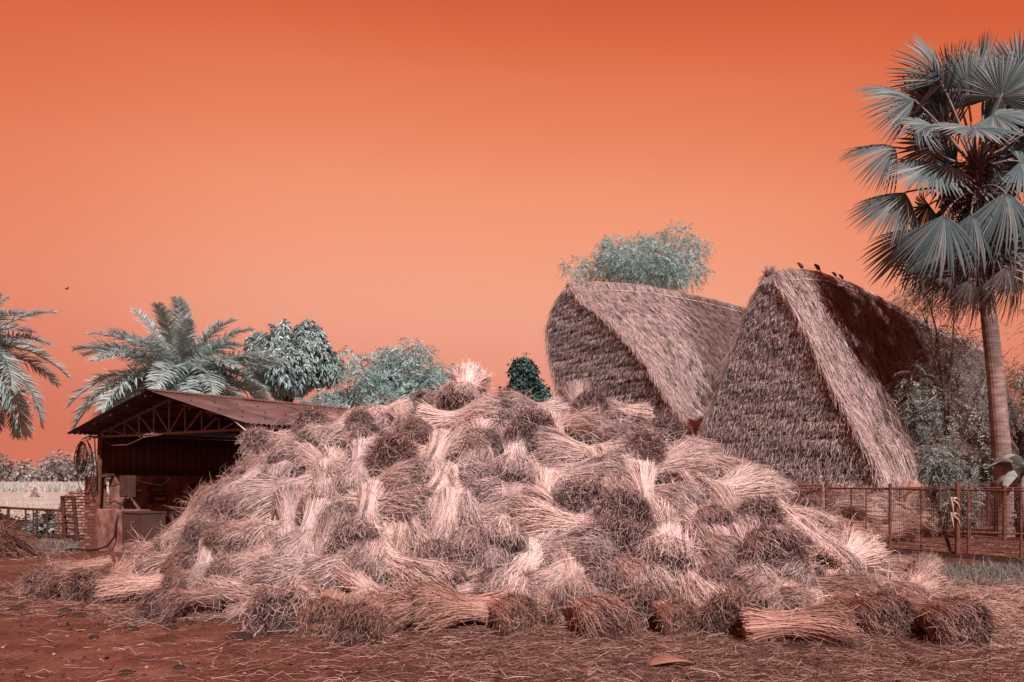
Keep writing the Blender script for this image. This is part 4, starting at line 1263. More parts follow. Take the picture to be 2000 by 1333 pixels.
    for sd, NN in ((1, N), (-1, N)):
        q = rng.random(NN) * .93 + .06
        ss = np.full(NN, float(sd)) * rng.uniform(.97, 1.03, NN)
        p = surf(ss, q, rng.uniform(-.12, .30, NN))
        dn = unit(surf(ss, q - .03, np.zeros(NN)) - surf(ss, q, np.zeros(NN)))
        d = unit(dn * 1.0 - vn * rng.uniform(.0, .5, (NN, 1)) + un * sd * rng.uniform(.0, .25, (NN, 1)) + rng.normal(0, .16, (NN, 3)))
        V, Q = strands(p, d, rng.uniform(.2, .5, NN), rng.uniform(.012, .02, NN), rng, sag=np.array([0, 0, -.10]) * np.ones((NN, 1)), segs=2, roll=un * sd - vn * .5 + rng.normal(0, .5, (NN, 3)))
        ac.add(V, Q, np.repeat(np.clip(rng.normal(.62, .17, NN), 0, 1), 6))
    link('edge_thatch', quads_mesh('edge_thatch', np.concatenate(ac.v) - An, np.concatenate(ac.q), M['thatch'], np.concatenate(ac.t)), root, 'stuff')
    # ridge roll
    ac = Acc()
    N = 7000
    t = rng.random(N) * RD[-1]; sgn = rng.choice([-1, 1], N)
    p = surf(np.zeros(N), np.ones(N), t) + np.array([0, 0, .05])
    d = unit(un * (sgn * rng.uniform(.3, 1, N))[:, None] - np.array([0, 0, .55]) - vn * .4 + rng.normal(0, .15, (N, 3)))
    V, Q = strands(p, d, rng.uniform(.2, .5, N), rng.uniform(.014, .024, N), rng, sag=np.array([0, 0, -.06]) * np.ones((N, 1)), segs=2)
    ac.add(V, Q, np.repeat(np.clip(rng.normal(.72, .12, N), 0, 1), 6))
    link('ridge_thatch', quads_mesh('ridge_thatch', np.concatenate(ac.v) - An, np.concatenate(ac.q), M['thatch'], np.concatenate(ac.t)), root, 'stuff')
    # tied knot of straw at the front tip and a rope along the ridge
    tip = Vector(surf(np.array([0.]), np.array([1.]), np.array([0.]))[0]) - A
    ac = Acc(); N = 420
    a = rng.uniform(0, 6.28, N)
    p = np.array(tip) + np.stack([np.cos(a) * .05, np.sin(a) * .05, np.full(N, -.08)], -1)
    d = unit(np.stack([np.cos(a) * .35, np.sin(a) * .35, np.ones(N)], -1) + rng.normal(0, .22, (N, 3)) + np.array(v) * finial_tilt)
    V, Q = strands(p, d, rng.uniform(.16, .34, N), rng.uniform(.014, .022, N), rng, segs=2)
    ac.add(V, Q, np.repeat(np.clip(rng.normal(.8, .15, N), 0, 1), 6))
    link('straw_knot', ac.mesh('straw_knot', M['thatch']), root, 'stuff')
    mb = MB(); pts = []
    for k in range(25):
        tt = RD[-1] * k / 24
        q = surf(np.array([.9 if k else .2]), np.array([.955 if k else .985]), np.array([tt - .05]))[0]
        pts.append(Vector(q) + u * .06 + Vector((0, 0, .05)) - A)
    mb.tube(pts, .022, 5)
    mb.build('ridge_rope', M['twine'], root, smooth=True)
    return root, surf, u, v, A


# the pointed rick
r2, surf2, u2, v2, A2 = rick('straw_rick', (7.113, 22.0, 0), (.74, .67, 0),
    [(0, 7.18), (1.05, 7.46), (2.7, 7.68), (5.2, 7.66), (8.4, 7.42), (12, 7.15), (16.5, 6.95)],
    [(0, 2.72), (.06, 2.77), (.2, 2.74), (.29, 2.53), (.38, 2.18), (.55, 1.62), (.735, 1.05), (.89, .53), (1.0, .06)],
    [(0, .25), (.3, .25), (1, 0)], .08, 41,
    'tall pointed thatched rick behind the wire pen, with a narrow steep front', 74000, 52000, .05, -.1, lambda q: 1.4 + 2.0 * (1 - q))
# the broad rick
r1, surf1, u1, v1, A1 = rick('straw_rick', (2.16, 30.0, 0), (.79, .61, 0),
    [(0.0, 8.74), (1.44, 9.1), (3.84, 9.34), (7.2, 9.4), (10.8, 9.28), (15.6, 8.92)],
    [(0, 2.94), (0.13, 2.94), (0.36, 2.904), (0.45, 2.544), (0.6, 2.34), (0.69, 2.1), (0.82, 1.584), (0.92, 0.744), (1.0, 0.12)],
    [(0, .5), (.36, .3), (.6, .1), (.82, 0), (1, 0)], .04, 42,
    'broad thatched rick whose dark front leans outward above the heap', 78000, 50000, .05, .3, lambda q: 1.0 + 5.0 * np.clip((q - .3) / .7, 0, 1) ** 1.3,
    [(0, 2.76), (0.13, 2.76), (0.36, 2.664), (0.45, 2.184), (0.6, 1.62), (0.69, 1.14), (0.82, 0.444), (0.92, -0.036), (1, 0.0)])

# birds sitting on the ridge of the pointed rick
def bird(loc, yaw, sc, label, perched=True):
    t = empty('bird', loc, label, 'bird', 'small birds about the ricks' if perched else None)
    f = Vector((math.cos(yaw), math.sin(yaw), 0)); s_ = Vector((-f.y, f.x, 0)); p = Vector(loc)
    up = UZ
    ax = (f * .55 + up * .85).normalized() if perched else f
    bz = s_.cross(ax)
    child(t, MB().ellipsoid(p + up * .10 * sc, s_ * .055 * sc, bz * .06 * sc, ax * .10 * sc, 10, 8), 'body', M['bird'], smooth=True)
    h = p + up * .10 * sc + ax * .10 * sc + f * .02 * sc
    hd = child(t, MB().ellipsoid(h, f * .042 * sc, s_ * .038 * sc, up * .04 * sc, 10, 8), 'head', M['bird'], smooth=True)
    mb = MB().bar(h + f * .035 * sc, h + f * .075 * sc, .012 * sc, 6, .002 * sc)
    child(t, mb, 'beak', M['beak'])
    tl = MB().box(p + up * .10 * sc - ax * .14 * sc, ax, s_, bz, .14 * sc, .045 * sc, .012 * sc)
    child(t, tl, 'tail', M['bird'])
    if perched:
        for w in (-1, 1):
            child(t, MB().bar(p + s_ * .02 * w * sc, p + s_ * .02 * w * sc + up * .07 * sc, .006 * sc, 5), 'leg', M['beak'])
    for w in (-1, 1):
        if perched:
            child(t, MB().ellipsoid(p + up * .095 * sc + s_ * .052 * sc * w, s_ * .014 * sc, bz * .04 * sc, ax * .09 * sc, 8, 6), 'wing', M['bird'], smooth=True)
        else:
            q = p + up * .10 * sc
            mb = MB()
            a_, b_, c_, d_ = q + f * .05 * sc + s_ * .03 * w * sc, q - f * .06 * sc + s_ * .03 * w * sc, q - f * .05 * sc + s_ * .34 * w * sc + up * .10 * sc, q + f * .0 * sc + s_ * .36 * w * sc + up * .11 * sc
            o_ = up * .012 * sc
            mb.add([a_, b_, c_, d_, a_ + o_, b_ + o_, c_ + o_, d_ + o_], [(0, 1, 2, 3), (7, 6, 5, 4), (0, 4, 5, 1), (1, 5, 6, 2), (2, 6, 7, 3), (3, 7, 4, 0)])
            child(t, mb, 'wing', M['bird'])
    return t


for tt, yaw, sc, lb in ((1.75, 2.6, 0.92, 'small pale bird perched nearest to the tip of the pointed rick'), (2.75, 2.2, 1.00, 'largest dark bird perched second from the tip of the pointed rick'),
                        (3.85, 2.8, 0.76, 'dark small bird perched third from the tip of the pointed rick'), (4.3, 2.9, 0.76, 'dark small bird perched farthest down the ridge of the pointed rick')):
    q = Vector(surf2(np.array([0.]), np.array([1.]), np.array([tt]))[0])
    bird(q + UZ * .07, yaw, sc, lb)
bird(at(130, 567, 60), 1.0, 1.0, 'tiny dark bird flying high above the date palms', False)


# ------------------------------------------------------------------ wire pen on the yard's far side
def lerp(a, b, k): return a + (b - a) * k


def fence(name, a, b, ztop, zbot, posts, uprights, label, group, mesh_step=.045):
    a, b = Vector(a), Vector(b)
    t = empty(name, a, label, 'fence', group)
    L = (b - a).length; d = (b - a).normalized(); nrm = Vector((d.y, -d.x, 0))
    child(t, MB().bar(a + UZ * ztop, b + UZ * ztop, .017), 'top_rail', M['rust'])
    child(t, MB().bar(a + UZ * zbot, b + UZ * zbot, .03), 'bottom_rail', M['rust'])
    for k, r, h in posts:
        p = a + d * L * k
        child(t, MB().bar(p - UZ * .1 + nrm * .01, p + UZ * h + nrm * .01, r), 'post', M['rust'])
    for k in uprights:
        p = a + d * L * k
        child(t, MB().bar(p + UZ * zbot, p + UZ * ztop, .014, 6), 'upright', M['rust'])
    # welded wire
    acc = Acc()
    def wires(P, Qp, w, sd):
        n = len(P)
        V = np.stack([P - sd * w, P + sd * w, Qp + sd * w, Qp - sd * w], 1).reshape(-1, 3)
        acc.add(V, np.arange(n * 4).reshape(-1, 4), .5)
    an, dn_, nn = np.array(a), np.array(d), np.array(nrm)
    n = int(L / mesh_step); k = np.linspace(0, L, n)[:, None]
    P = an + dn_ * k + np.array([0, 0, zbot]); Qp = an + dn_ * k + np.array([0, 0, ztop])
    wires(P, Qp, .003, dn_)
    wires(P + nn * .003, Qp + nn * .003, .003, nn)
    m_ = int((ztop - zbot) / .075); z = np.linspace(zbot, ztop, m_)[:, None]
    P = an + np.array([0, 0, 1.0]) * z; Qp = an + dn_ * L + np.array([0, 0, 1.0]) * z
    wires(P - nn * .004, Qp - nn * .004, .003, np.array([0, 0, 1.0]))
    wires(P - nn * .006, Qp - nn * .006, .003, nn)
    o = link('wire_mesh', quads_mesh('wire_mesh', np.concatenate(acc.v) - an, np.concatenate(acc.q), M['rust']), t, 'stuff')
    return t, d, nrm


PA, PB, PC = ground_at(1612, 1068), ground_at(1800, 1049), ground_at(2120, 1060)
PD = ground_at(2120, 1113)
fence('wire_fence', PA + Vector((.02, -.06, 0)), PD, 1.33, .10, [(.0, .04, 1.50), (.30, .034, 1.44), (.575, .045, 1.46), (.615, .018, 1.34), (.80, .022, 1.32)], [.12, .19, .43],
      'front wire mesh fence of the pen with rags tied to its tall post', 'wire mesh fences of the pen', .045)
fence('wire_fence', PA + Vector((.05, .06, 0)), PB, 1.30, .16, [(.18, .04, 1.42), (.55, .03, 1.34), (1.0, .045, 1.32)], [.32, .74],
      'side wire mesh fence of the pen running back toward the pointed rick', 'wire mesh fences of the pen', .05)
fence('wire_fence', PB + Vector((.08, 0, 0)), PC, 1.30, .16, [(.3, .03, 1.34), (.52, .05, 1.36), (.8, .03, 1.34)], [.16, .42, .68],
      'back wire mesh fence of the pen in front of the palm trunk', 'wire mesh fences of the pen', .05)
# low kerb of earth bricks below the pen rails
tag(MB().box((PA + PD) / 2 + UZ * .03, (PD - PA).normalized(), UZ.cross((PD - PA).normalized()), UZ, (PD - PA).length, .16, .10).build('plinth', M['mud']), 'low earthen plinth under the front fence of the pen', 'plinth')
# pen gate, mostly behind the heap
gA, gB = ground_at(1530, 1075), ground_at(1607, 1070)
t = thing('gate', gA, 'rusty barred gate of the pen with a latch box', 'gate')
gp = lambda k, z: gA.lerp(gB, k) + UZ * z
for k in (0, .955): child(t, MB().bar(gp(k, .05), gp(k, 1.40), .028), 'stile', M['rust'])
for z, r in ((1.40, .03), (1.34, .016), (.80, .014), (.10, .03)): child(t, MB().bar(gp(0, z), gp(.97, z), r), 'rail', M['rust'])
for k in (.10, .25, .40, .55, .70, .82): child(t, MB().bar(gp(k, .1), gp(k, 1.38), .014, 6), 'bar', M['rust'])
child(t, MB().box(gp(.80, .80), (gB - gA).normalized(), UZ.cross((gB - gA).normalized()), UZ, .42, .05, .05), 'latch', M['rust'])
# rags and the leaning stick at the tall post
pk = PA.lerp(PD, .575)
for z, l, lb in ((1.16, .30, 'pale rag tied high round the tall fence post'), (.86, .26, 'pale rag tied low round the tall fence post')):
    t = thing('rag', pk + UZ * z, lb, 'rag', 'rags tied to the fence post')
    child(t, MB().tube([pk + UZ * z + Vector((.06 * math.cos(a), .06 * math.sin(a), .02 * math.sin(2 * a))) for a in np.linspace(0, 6.28, 11)], .016, 6), 'knot', M['rag'])
    child(t, MB().tube([pk + UZ * z + Vector((-.05, -.06, 0)), pk + UZ * (z + .03) + Vector((-.16, -.08, 0)), pk + UZ * (z - .12) + Vector((-.13, -.09, 0)), pk + UZ * (z - l) + Vector((-.10, -.08, 0))], [.018, .022, .02, .008], 6), 'tail', M['rag'])
    child(t, MB().tube([pk + UZ * z + Vector((-.12, -.07, 0)), pk + UZ * (z - .10) + Vector((-.02, -.09, 0)), pk + UZ * (z - .22) + Vector((.03, -.08, 0))], [.012, .012, .006], 6), 'tail', M['rag'])
q0 = pk + Vector((-.03, .22, 0))
tag(MB().tube([q0 + Vector((.08, 0, 0)), q0 + Vector((-.08, .02, .5)), q0 + Vector((-.17, .02, .95)), q0 + Vector((-.17, 0, 1.42))], [.035, .03, .032, .02], 7).build('stick', M['bark']), 'crooked branch standing behind the tall fence post', 'stick')

# straw bundles stored behind the pen, below the pointed rick
for (px, py, Y, dg, tn, vr, lb) in (
    (1625, 985, 18.6, 20, 'm', 'b', 'straw bundle stacked behind the pen gate bars, tilted up'), (1640, 1030, 18.3, 170, 'b', 'e', 'brown tuft lowest behind the pen post next to the gate'),
    (1690, 975, 19.6, 330, 'm', 'h', 'straw bundle topmost of the stored ones behind the side fence'), (1685, 1015, 19.2, 200, 'b', 'a', 'brown bundle in the middle of the stored ones behind the side fence'),
    (1735, 990, 20.0, 300, 'm', 'd', 'straw bundle leaning on the rick foot behind the side fence'), (1730, 1030, 19.7, 10, 'b', 'c', 'low brown bundle close to the pen corner'),
    (1585, 1000, 18.2, 100, 'm', 'i', 'straw bundle seen between the bars of the pen gate'), (1780, 1010, 21.2, 330, 'b', 'f', 'brown tuft behind the back corner post of the pen'),
    (1660, 1040, 18.7, 340, 'd', 'd', 'dark bundle at the bottom of the stored ones by the side fence'), (1655, 995, 18.9, 155, 'm', 'k', 'bundle crossing the stored ones behind the side fence'),
    (1710, 1040, 19.3, 200, 'd', 'f', 'dark tuft at ground level between the stored bundles'), (1765, 985, 20.8, 250, 'b', 'h', 'brown bundle slumped at the dark corner of the pointed rick')):
    p = at(px, py, Y); p.z = max(p.z, .18)
    a = math.radians(dg)
    bundle(p, Vector((math.cos(a), -.3, math.sin(a) * .5)), Vector((0, -.5, 1)), tn, vr, lb, 'straw bundles stored behind the pen', 1.35, shade_tone=True)

# ------------------------------------------------------------------ palms
def frond_mesh(seed, L=3.4, droop=1.0, n=110, leaf=.60, curl_side=0.0):
    """A feather frond along +x, arching down toward -z; leaflets on both sides."""
    rng = np.random.default_rng(seed)
    def rach(s):
        return np.stack([L * (s - .16 * droop * s ** 2.5), curl_side * s ** 2, -L * droop * .48 * s ** 2.3 + .06 * L * s], -1)
    acc = Acc()
    s = np.linspace(0, 1, 15)
    P = rach(s)[None]
    V, Q = ribbons(P, np.linspace(.035, .006, 15)[None], rng, np.array([[0, 1.0, 0.2]])); acc.add(V, Q, .75)
    V, Q = ribbons(P, np.linspace(.035, .006, 15)[None], rng, np.array([[0, 0.2, 1.0]])); acc.add(V, Q, .6)
    sl = np.linspace(.13, .995, n)
    for side in (-1, 1):
        p = rach(sl); tg = unit(rach(np.minimum(sl + .01, 1.005)) - rach(sl - .01))
        up = unit(np.cross(tg, np.array([0, 1.0, 0]))); up *= np.sign(up[:, 2:3] + 1e-6)
        sd = np.cross(up, tg)
        fwd = (.42 + .50 * sl)[:, None]
        v = rng.choice([.15, .55, .85], n)[:, None] + rng.normal(0, .1, (n, 1))
        d = unit(tg * fwd + sd * side * .95 + up * v * .8 + rng.normal(0, .07, (n, 3)))
        ln = leaf * np.clip(1.15 * np.sin(np.pi * np.clip(sl * .86 + .10, 0, 1)) ** .6, .3, 1) * rng.uniform(.85, 1.1, n)
        K = 5; t = np.linspace(0, 1, K)[None, :, None]
        Pl = p[:, None] + d[:, None] * ln[:, None, None] * t + np.array([0, 0, -1.0]) * (ln * rng.uniform(.1, .42, n))[:, None, None] * t ** 2
        w = np.array([.014, .024, .022, .014, .002])[None] * np.ones((n, 1))
        V, Q = ribbons(Pl, w, rng, up + rng.normal(0, .25, (n, 3)))
        acc.add(V, Q, np.repeat(np.clip(rng.normal(.55, .2, n), 0, 1), K * 2))
    return acc.mesh('frond', M['date'])


FROND = [frond_mesh(51, droop=.35), frond_mesh(52, droop=.75, curl_side=.25), frond_mesh(53, droop=1.15, curl_side=-.3), frond_mesh(54, droop=.6, curl_side=-.2), frond_mesh(55, droop=1.5)]


def date_palm(base, crown, fronds, label, scale=1.0):
    t = empty('date_palm', base, label, 'palm tree', 'date palms behind the shed')
    b, c = Vector(base), Vector(crown)
    pts, rad = [], []
    for k in range(40):
        f = k / 39
        p = b.lerp(c, f) + Vector((.12 * math.sin(f * 3.1), 0, 0))
        pts.append(p); rad.append((.24 - .05 * f) * (1.0 + .10 * (k % 2)))
    child(t, MB().tube(pts, rad, 12), 'trunk', M['bark'])
    rr = random.Random(hash(label) % 1000 if False else len(label))
    for (az, el, kind, s) in fronds:
        o = link('frond', FROND[kind], t)
        d = Vector((math.cos(el) * math.sin(az), math.cos(el) * math.cos(az), math.sin(el)))
        y = UZ.cross(d).normalized() if abs(d.z) < .98 else Vector((1, 0, 0))
        z = d.cross(y).normalized()
        rl_ = rr.uniform(-.35, .35)
        y, z = y * math.cos(rl_) + z * math.sin(rl_), z * math.cos(rl_) - y * math.sin(rl_)
        s *= scale
        p = c - b + d * .1
        o.matrix_local = Matrix(((d.x * s, y.x * s, z.x * s, p.x), (d.y * s, y.y * s, z.y * s, p.y), (d.z * s, y.z * s, z.z * s, p.z), (0, 0, 0, 1)))
    return t


def crown_fronds(seed, n, s0=1.0):
    r = random.Random(seed); out = []
    for k in range(n):
        f = k / n
        el = math.radians(80 - 108 * f ** .62 + r.uniform(-7, 7))
        az = k * 2.399963 + r.uniform(-.2, .2)
        kind = 0 if el > 1.0 else (3 if el > .75 else (1 if el > .35 else (2 if el > -.05 else 4)))
        out.append((az, el, kind, s0 * r.uniform(.88, 1.08) * float(np.interp(el, [-.6, -.1, .4, .9, 1.3], [.8, .95, 1.0, .80, .70]))))
    return out


c = at(355, 745, 26)
date_palm((c.x + .1, 26.1, 0), c, crown_fronds(5, 72), 'grey feathery date palm rising directly behind the shed roof', 1.06)
c = at(-72, 690, 20)
date_palm((c.x - .2, 20.1, 0), c, crown_fronds(9, 54), 'date palm cut by the left edge of the picture', .78)


# fan palm
def fan_mesh(seed, R=1.25, span=230, n=40, droop=.25, fold=.25, cleft=.6, mat='fan'):
    """A fan blade around the origin, pointing along +x, its upper face +z."""
    rng = np.random.default_rng(seed)
    acc = Acc()
    a = np.radians(np.linspace(-span / 2, span / 2, n + 1))
    K = 7; t = np.linspace(0, 1, K)
    for k in range(n):
        am = (a[k] + a[k + 1]) / 2; da = (a[k + 1] - a[k]) / 2
        L = R * (1 - .22 * abs(am / (math.radians(span) / 2)) ** 2) * rng.uniform(.92, 1.06)
        bend = droop * rng.uniform(.7, 1.3); tip = rng.normal(0, .05)
        hang = (rng.random() < .18) * rng.uniform(.1, .4)
        jit = rng.normal(0, .035)
        tone = np.clip(rng.normal(.5, .18), 0, 1)
        V = []
        for i in range(K):
            r = t[i] * L
            c_ = cleft
            wid = math.tan(da) * r if t[i] <= c_ else math.tan(da) * c_ * L * (1 - ((t[i] - c_) / (1 - c_)) ** 1.7)
            wid = max(wid, .0015)
            am_i = am + jit * max(0, t[i] - c_) + tip * max(0, t[i] - c_)
            x, y = r * math.cos(am_i), r * math.sin(am_i)
            z = -bend * R * t[i] ** 2.2 - fold * abs(y) * .9 - hang * max(0, t[i] - c_) ** 1.3 * R
            nx_, ny_ = -math.sin(am_i), math.cos(am_i)
            pl = .028 * min(1, t[i] * 2.5) * (1 if t[i] <= c_ else (1 - t[i]) / (1 - c_) + .2)
            V += [(x - nx_ * wid, y - ny_ * wid, z), (x, y, z + pl), (x + nx_ * wid, y + ny_ * wid, z)]
        Q = []
        for i in range(K - 1):
            b_ = i * 3
            Q += [(b_, b_ + 1, b_ + 4, b_ + 3), (b_ + 1, b_ + 2, b_ + 5, b_ + 4)]
        acc.add(V, Q, np.clip(tone + np.repeat(np.linspace(-.1, .18, K), 3), 0, 1))
    return acc.mesh('blade', M[mat])


FAN = {'o': fan_mesh(61, droop=.12, fold=.12), 'h': fan_mesh(62, span=170, droop=.35, fold=.35), 'd': fan_mesh(63, span=200, droop=.55, fold=.5),
       'k': fan_mesh(67, span=140, n=36, droop=.28, fold=.4, R=1.3), 'n': fan_mesh(64, span=110, droop=.2, fold=.3, R=1.35), 'w': fan_mesh(65, span=120, droop=.6, fold=.6, mat='fan_dry', cleft=.35), 'f': fan_mesh(66, span=290, droop=.1, fold=-.12)}
PY = 21.2
crown0 = at(1908, 335, PY)
pb = ground_at(1968, 1047); pb.y = PY; pb.x = (1966 - 1000) / F * PY
t = empty('fan_palm', pb, 'tall fan palm with a shaggy crown, its ringed trunk standing behind the pen', 'palm tree')
pts, rad = [], []
for k in range(60):
    f = k / 59
    px = np.interp(f, [0, .2, .45, .72, 1], [1966, 1958, 1944, 1922, 1908])
    z = crown0.z * f
    pts.append(Vector(((px - 1000) / F * PY, PY, z)))
    rad.append(np.interp(f, [0, .05, .25, .6, 1], [.31, .265, .225, .19, .175]) * (1 + .035 * (k % 2)))
child(t, MB().tube(pts, rad, 18), 'trunk', M['palm_bark'])
FANS = [  # hub in the picture, depth offset, direction of the blade, turn to the viewer, kind, size
 (1837, 158, .1, 117, 20, 'h', 1.10), (1786, 196, -.1, 158, 15, 'h', 1.12), (1890, 188, .0, 82, 10, 'n', 1.15), (1955, 190, -.6, 68, 20, 'o', 1.0),
 (1994, 150, .1, 60, 20, 'o', 1.1), (1749, 288, -.1, 187, 12, 'h', 1.02), (1825, 322, -.7, 235, 35, 'o', 1.02), (1768, 376, -.4, 222, 18, 'k', 1.12),
 (1844, 420, -1.0, 262, 20, 'k', 1.22), (1897, 418, -.6, 283, 20, 'k', 1.10), (1963, 376, -.8, 280, 20, 'k', 1.25), (1902, 250, -1.1, 268, 60, 'f', 1.0),
 (1800, 452, .2, 243, 5, 'd', 1.15), (1992, 316, -.2, 340, 10, 'o', 1.1), (1803, 222, .5, 215, 15, 'h', .95), (1925, 255, .7, 30, -10, 'o', 1.2),
 (1862, 215, .8, 110, -20, 'o', 1.1), (1850, 280, .9, 190, -10, 'o', 1.2), (1960, 300, .9, 350, -10, 'o', 1.2), (1985, 415, .0, 300, 10, 'd', 1.15),
 (1822, 245, -.5, 250, 50, 'f', .75), (1868, 175, .5, 98, 0, 'n', .9), (1940, 225, -.9, 330, 45, 'o', .9), (2025, 250, -.2, 20, 10, 'o', 1.2), (2035, 380, .1, 320, 10, 'd', 1.2),
 (1905, 470, .5, 255, -5, 'd', 1.2), (1860, 395, .6, 235, 0, 'd', 1.2),
 (1870, 480, -.5, 262, 10, 'w', 1.05), (1900, 492, -.6, 276, 8, 'w', 1.0), (1945, 470, -.4, 284, 8, 'w', 1.05), (1885, 500, .3, 255, 0, 'w', 1.0), (1925, 500, .4, 280, 0, 'w', 1.0),
 (1850, 470, .2, 250, 0, 'w', .95), (1965, 485, .1, 292, 0, 'w', 1.0), (1915, 520, -.2, 270, 5, 'w', .9), (1880, 525, .0, 262, 5, 'w', .95),
 (1940, 420, -.6, 275, 10, 'k', 1.1), (1815, 400, .4, 235, 5, 'k', 1.15), (1965, 520, -.6, 280, 12, 'w', 1.1), (1860, 520, -.5, 258, 8, 'w', 1.1), (1895, 545, -.6, 268, 8, 'w', .95), (1975, 500, -.3, 288, 10, 'w', 1.1), (1840, 480, -.2, 250, 8, 'k', 1.05), (1990, 470, .2, 290, 8, 'k', 1.1), (1930, 330, .6, 300, 0, 'o', 1.1), (1870, 330, .6, 230, 0, 'o', 1.1),
 (1930, 150, .7, 75, -15, 'n', .9), (1840, 210, .6, 150, -15, 'h', 1.1), (1980, 240, .5, 40, -10, 'o', 1.1), (2060, 300, .1, 0, 5, 'o', 1.2), (2070, 200, .2, 30, 5, 'o', 1.2)]
for (px, py, dy, dg, tilt, kind, s) in FANS:
    h = at(px, py, PY + dy)
    a, k = math.radians(dg), math.radians(tilt)
    X = (Vector((math.cos(a), 0, math.sin(a))) * math.cos(k) + Vector((0, -1, -.1)) * math.sin(k)).normalized()
    out = (h - crown0); out.y -= .4
    Nn = (Vector((0, -1, .55)) + out.normalized() * .25) if dy < .3 else (Vector((0, 1, .6)) + out.normalized() * .2)
    if kind == 'f': Nn = Vector((0, -.9, .45))
    Z = (Nn - X * Nn.dot(X)).normalized(); Yv = Z.cross(X)
    lf = link('leaf', FAN[kind], t)
    q = h - pb
    ml = Matrix(((X.x * s, Yv.x * s, Z.x * s, q.x), (X.y * s, Yv.y * s, Z.y * s, q.y), (X.z * s, Yv.z * s, Z.z * s, q.z), (0, 0, 0, 1)))
    lf.matrix_local = ml
    o0 = Vector(((1908 - 1000) / F * PY, PY, min(crown0.z, h.z + .1))) if kind == 'w' else crown0 + Vector((0, 0, -.55 if h.z < crown0.z else .0))
    mid = o0.lerp(h, .55) + Vector((0, 0, .22 if h.z > crown0.z - .8 else .35))
    if kind == 'w': mid = o0.lerp(h, .5)
    cv = [o0 * (1 - f) ** 2 + mid * 2 * f * (1 - f) + h * f * f for f in np.linspace(0, 1, 9)]
    cv.append(h + X * .10)
    po = MB().tube(cv, list(np.linspace(.042, .022, 9)) + [.012], 6).build('petiole', M['petiole'], smooth=True)
    po.parent = lf
    po.matrix_parent_inverse = (Matrix.Translation(pb) @ ml).inverted()
# old leaf bases, fibres and dry flower stalks in the heart of the crown
acc = Acc(); rg = np.random.default_rng(71)
N = 900
z0 = rg.uniform(-2.3, .35, N); a = rg.uniform(0, 6.28, N)
root = np.array(crown0 - pb) + np.stack([np.cos(a) * .25, np.sin(a) * .25, z0], -1); root[:, 0] += np.where(z0 < 0, -z0 * .09, 0)
d = unit(np.stack([np.cos(a), np.sin(a), rg.normal(.35, .5, N)], -1))
V, Q = strands(root, d, rg.uniform(.25, .75, N), rg.uniform(.02, .06, N), rg, sag=np.stack([np.zeros(N), np.zeros(N), -rg.uniform(.0, .5, N)], -1), segs=3)
acc.add(V, Q, np.repeat(np.clip(rg.normal(.35, .25, N), 0, 1), 8))
link('leaf_bases', acc.mesh('leaf_bases', M['fan_dry']), t, 'stuff')


# ------------------------------------------------------------------ broad trees
def blob_points(rng, N, c, r, lobes, hollow=.55):
    """Points in an uneven crown: a union of lobes, denser toward the outside of each."""
    k = rng.integers(0, len(lobes), N)
    w = np.array([l[3] ** 2 for l in lobes]); k = rng.choice(len(lobes), N, p=w / w.sum())
    L = np.array(lobes)
    d = unit(rng.normal(size=(N, 3)))
    rad = (hollow + (1 - hollow) * rng.random(N) ** .6)
    p = L[k, :3] + d * (L[k, 3] * rad)[:, None]
    return np.array(c) + p * np.array(r), d


def leaf_quads(p, d, ln, wd, rng, sag, tone, up=None):
    """One kite-shaped leaf at each point, bent down toward its tip."""
    N = len(p)
    tip = p + d * ln[:, None] + np.array([0, 0, -1.0]) * (sag * ln)[:, None]
    mid = p + d * (ln * .45)[:, None] + np.array([0, 0, -1.0]) * (sag * ln * .15)[:, None]
    sd = unit(np.cross(d, rng.normal(size=d.shape) if up is None else up)) * (wd * .55)[:, None]
    V = np.stack([p, mid - sd, tip, mid + sd], 1).reshape(-1, 3)
    return V, np.arange(N * 4).reshape(-1, 4), np.repeat(tone, 4)


def limbs(mb, base, top, targets, r0, seed):
    """Tapered trunk with limbs that reach into the crown."""
    rr = random.Random(seed)
    base, top = Vector(base), Vector(top)
    pts = [base.lerp(top, f) + Vector((rr.uniform(-.08, .08), rr.uniform(-.08, .08), 0)) * (1 if 0 < f < 1 else 0) for f in np.linspace(0, 1, 8)]
    mb.tube(pts, list(np.linspace(r0, r0 * .55, 8)), 9)
    for tg in targets:
        tg = Vector(tg)
        s = base.lerp(top, rr.uniform(.7, 1.0))
        m1 = s.lerp(tg, .4) + Vector((rr.uniform(-.2, .2), rr.uniform(-.2, .2), rr.uniform(.0, .3)))
        mb.tube([s, m1, s.lerp(tg, .75) + Vector((0, 0, .15)), tg], [r0 * .42, r0 * .28, r0 * .16, r0 * .05], 6)
        for q in range(3):
            e = tg + Vector((rr.uniform(-.7, .7), rr.uniform(-.7, .7), rr.uniform(-.2, .6)))
            mb.tube([m1.lerp(tg, rr.uniform(.2, .8)), e], [r0 * .14, r0 * .03], 5)


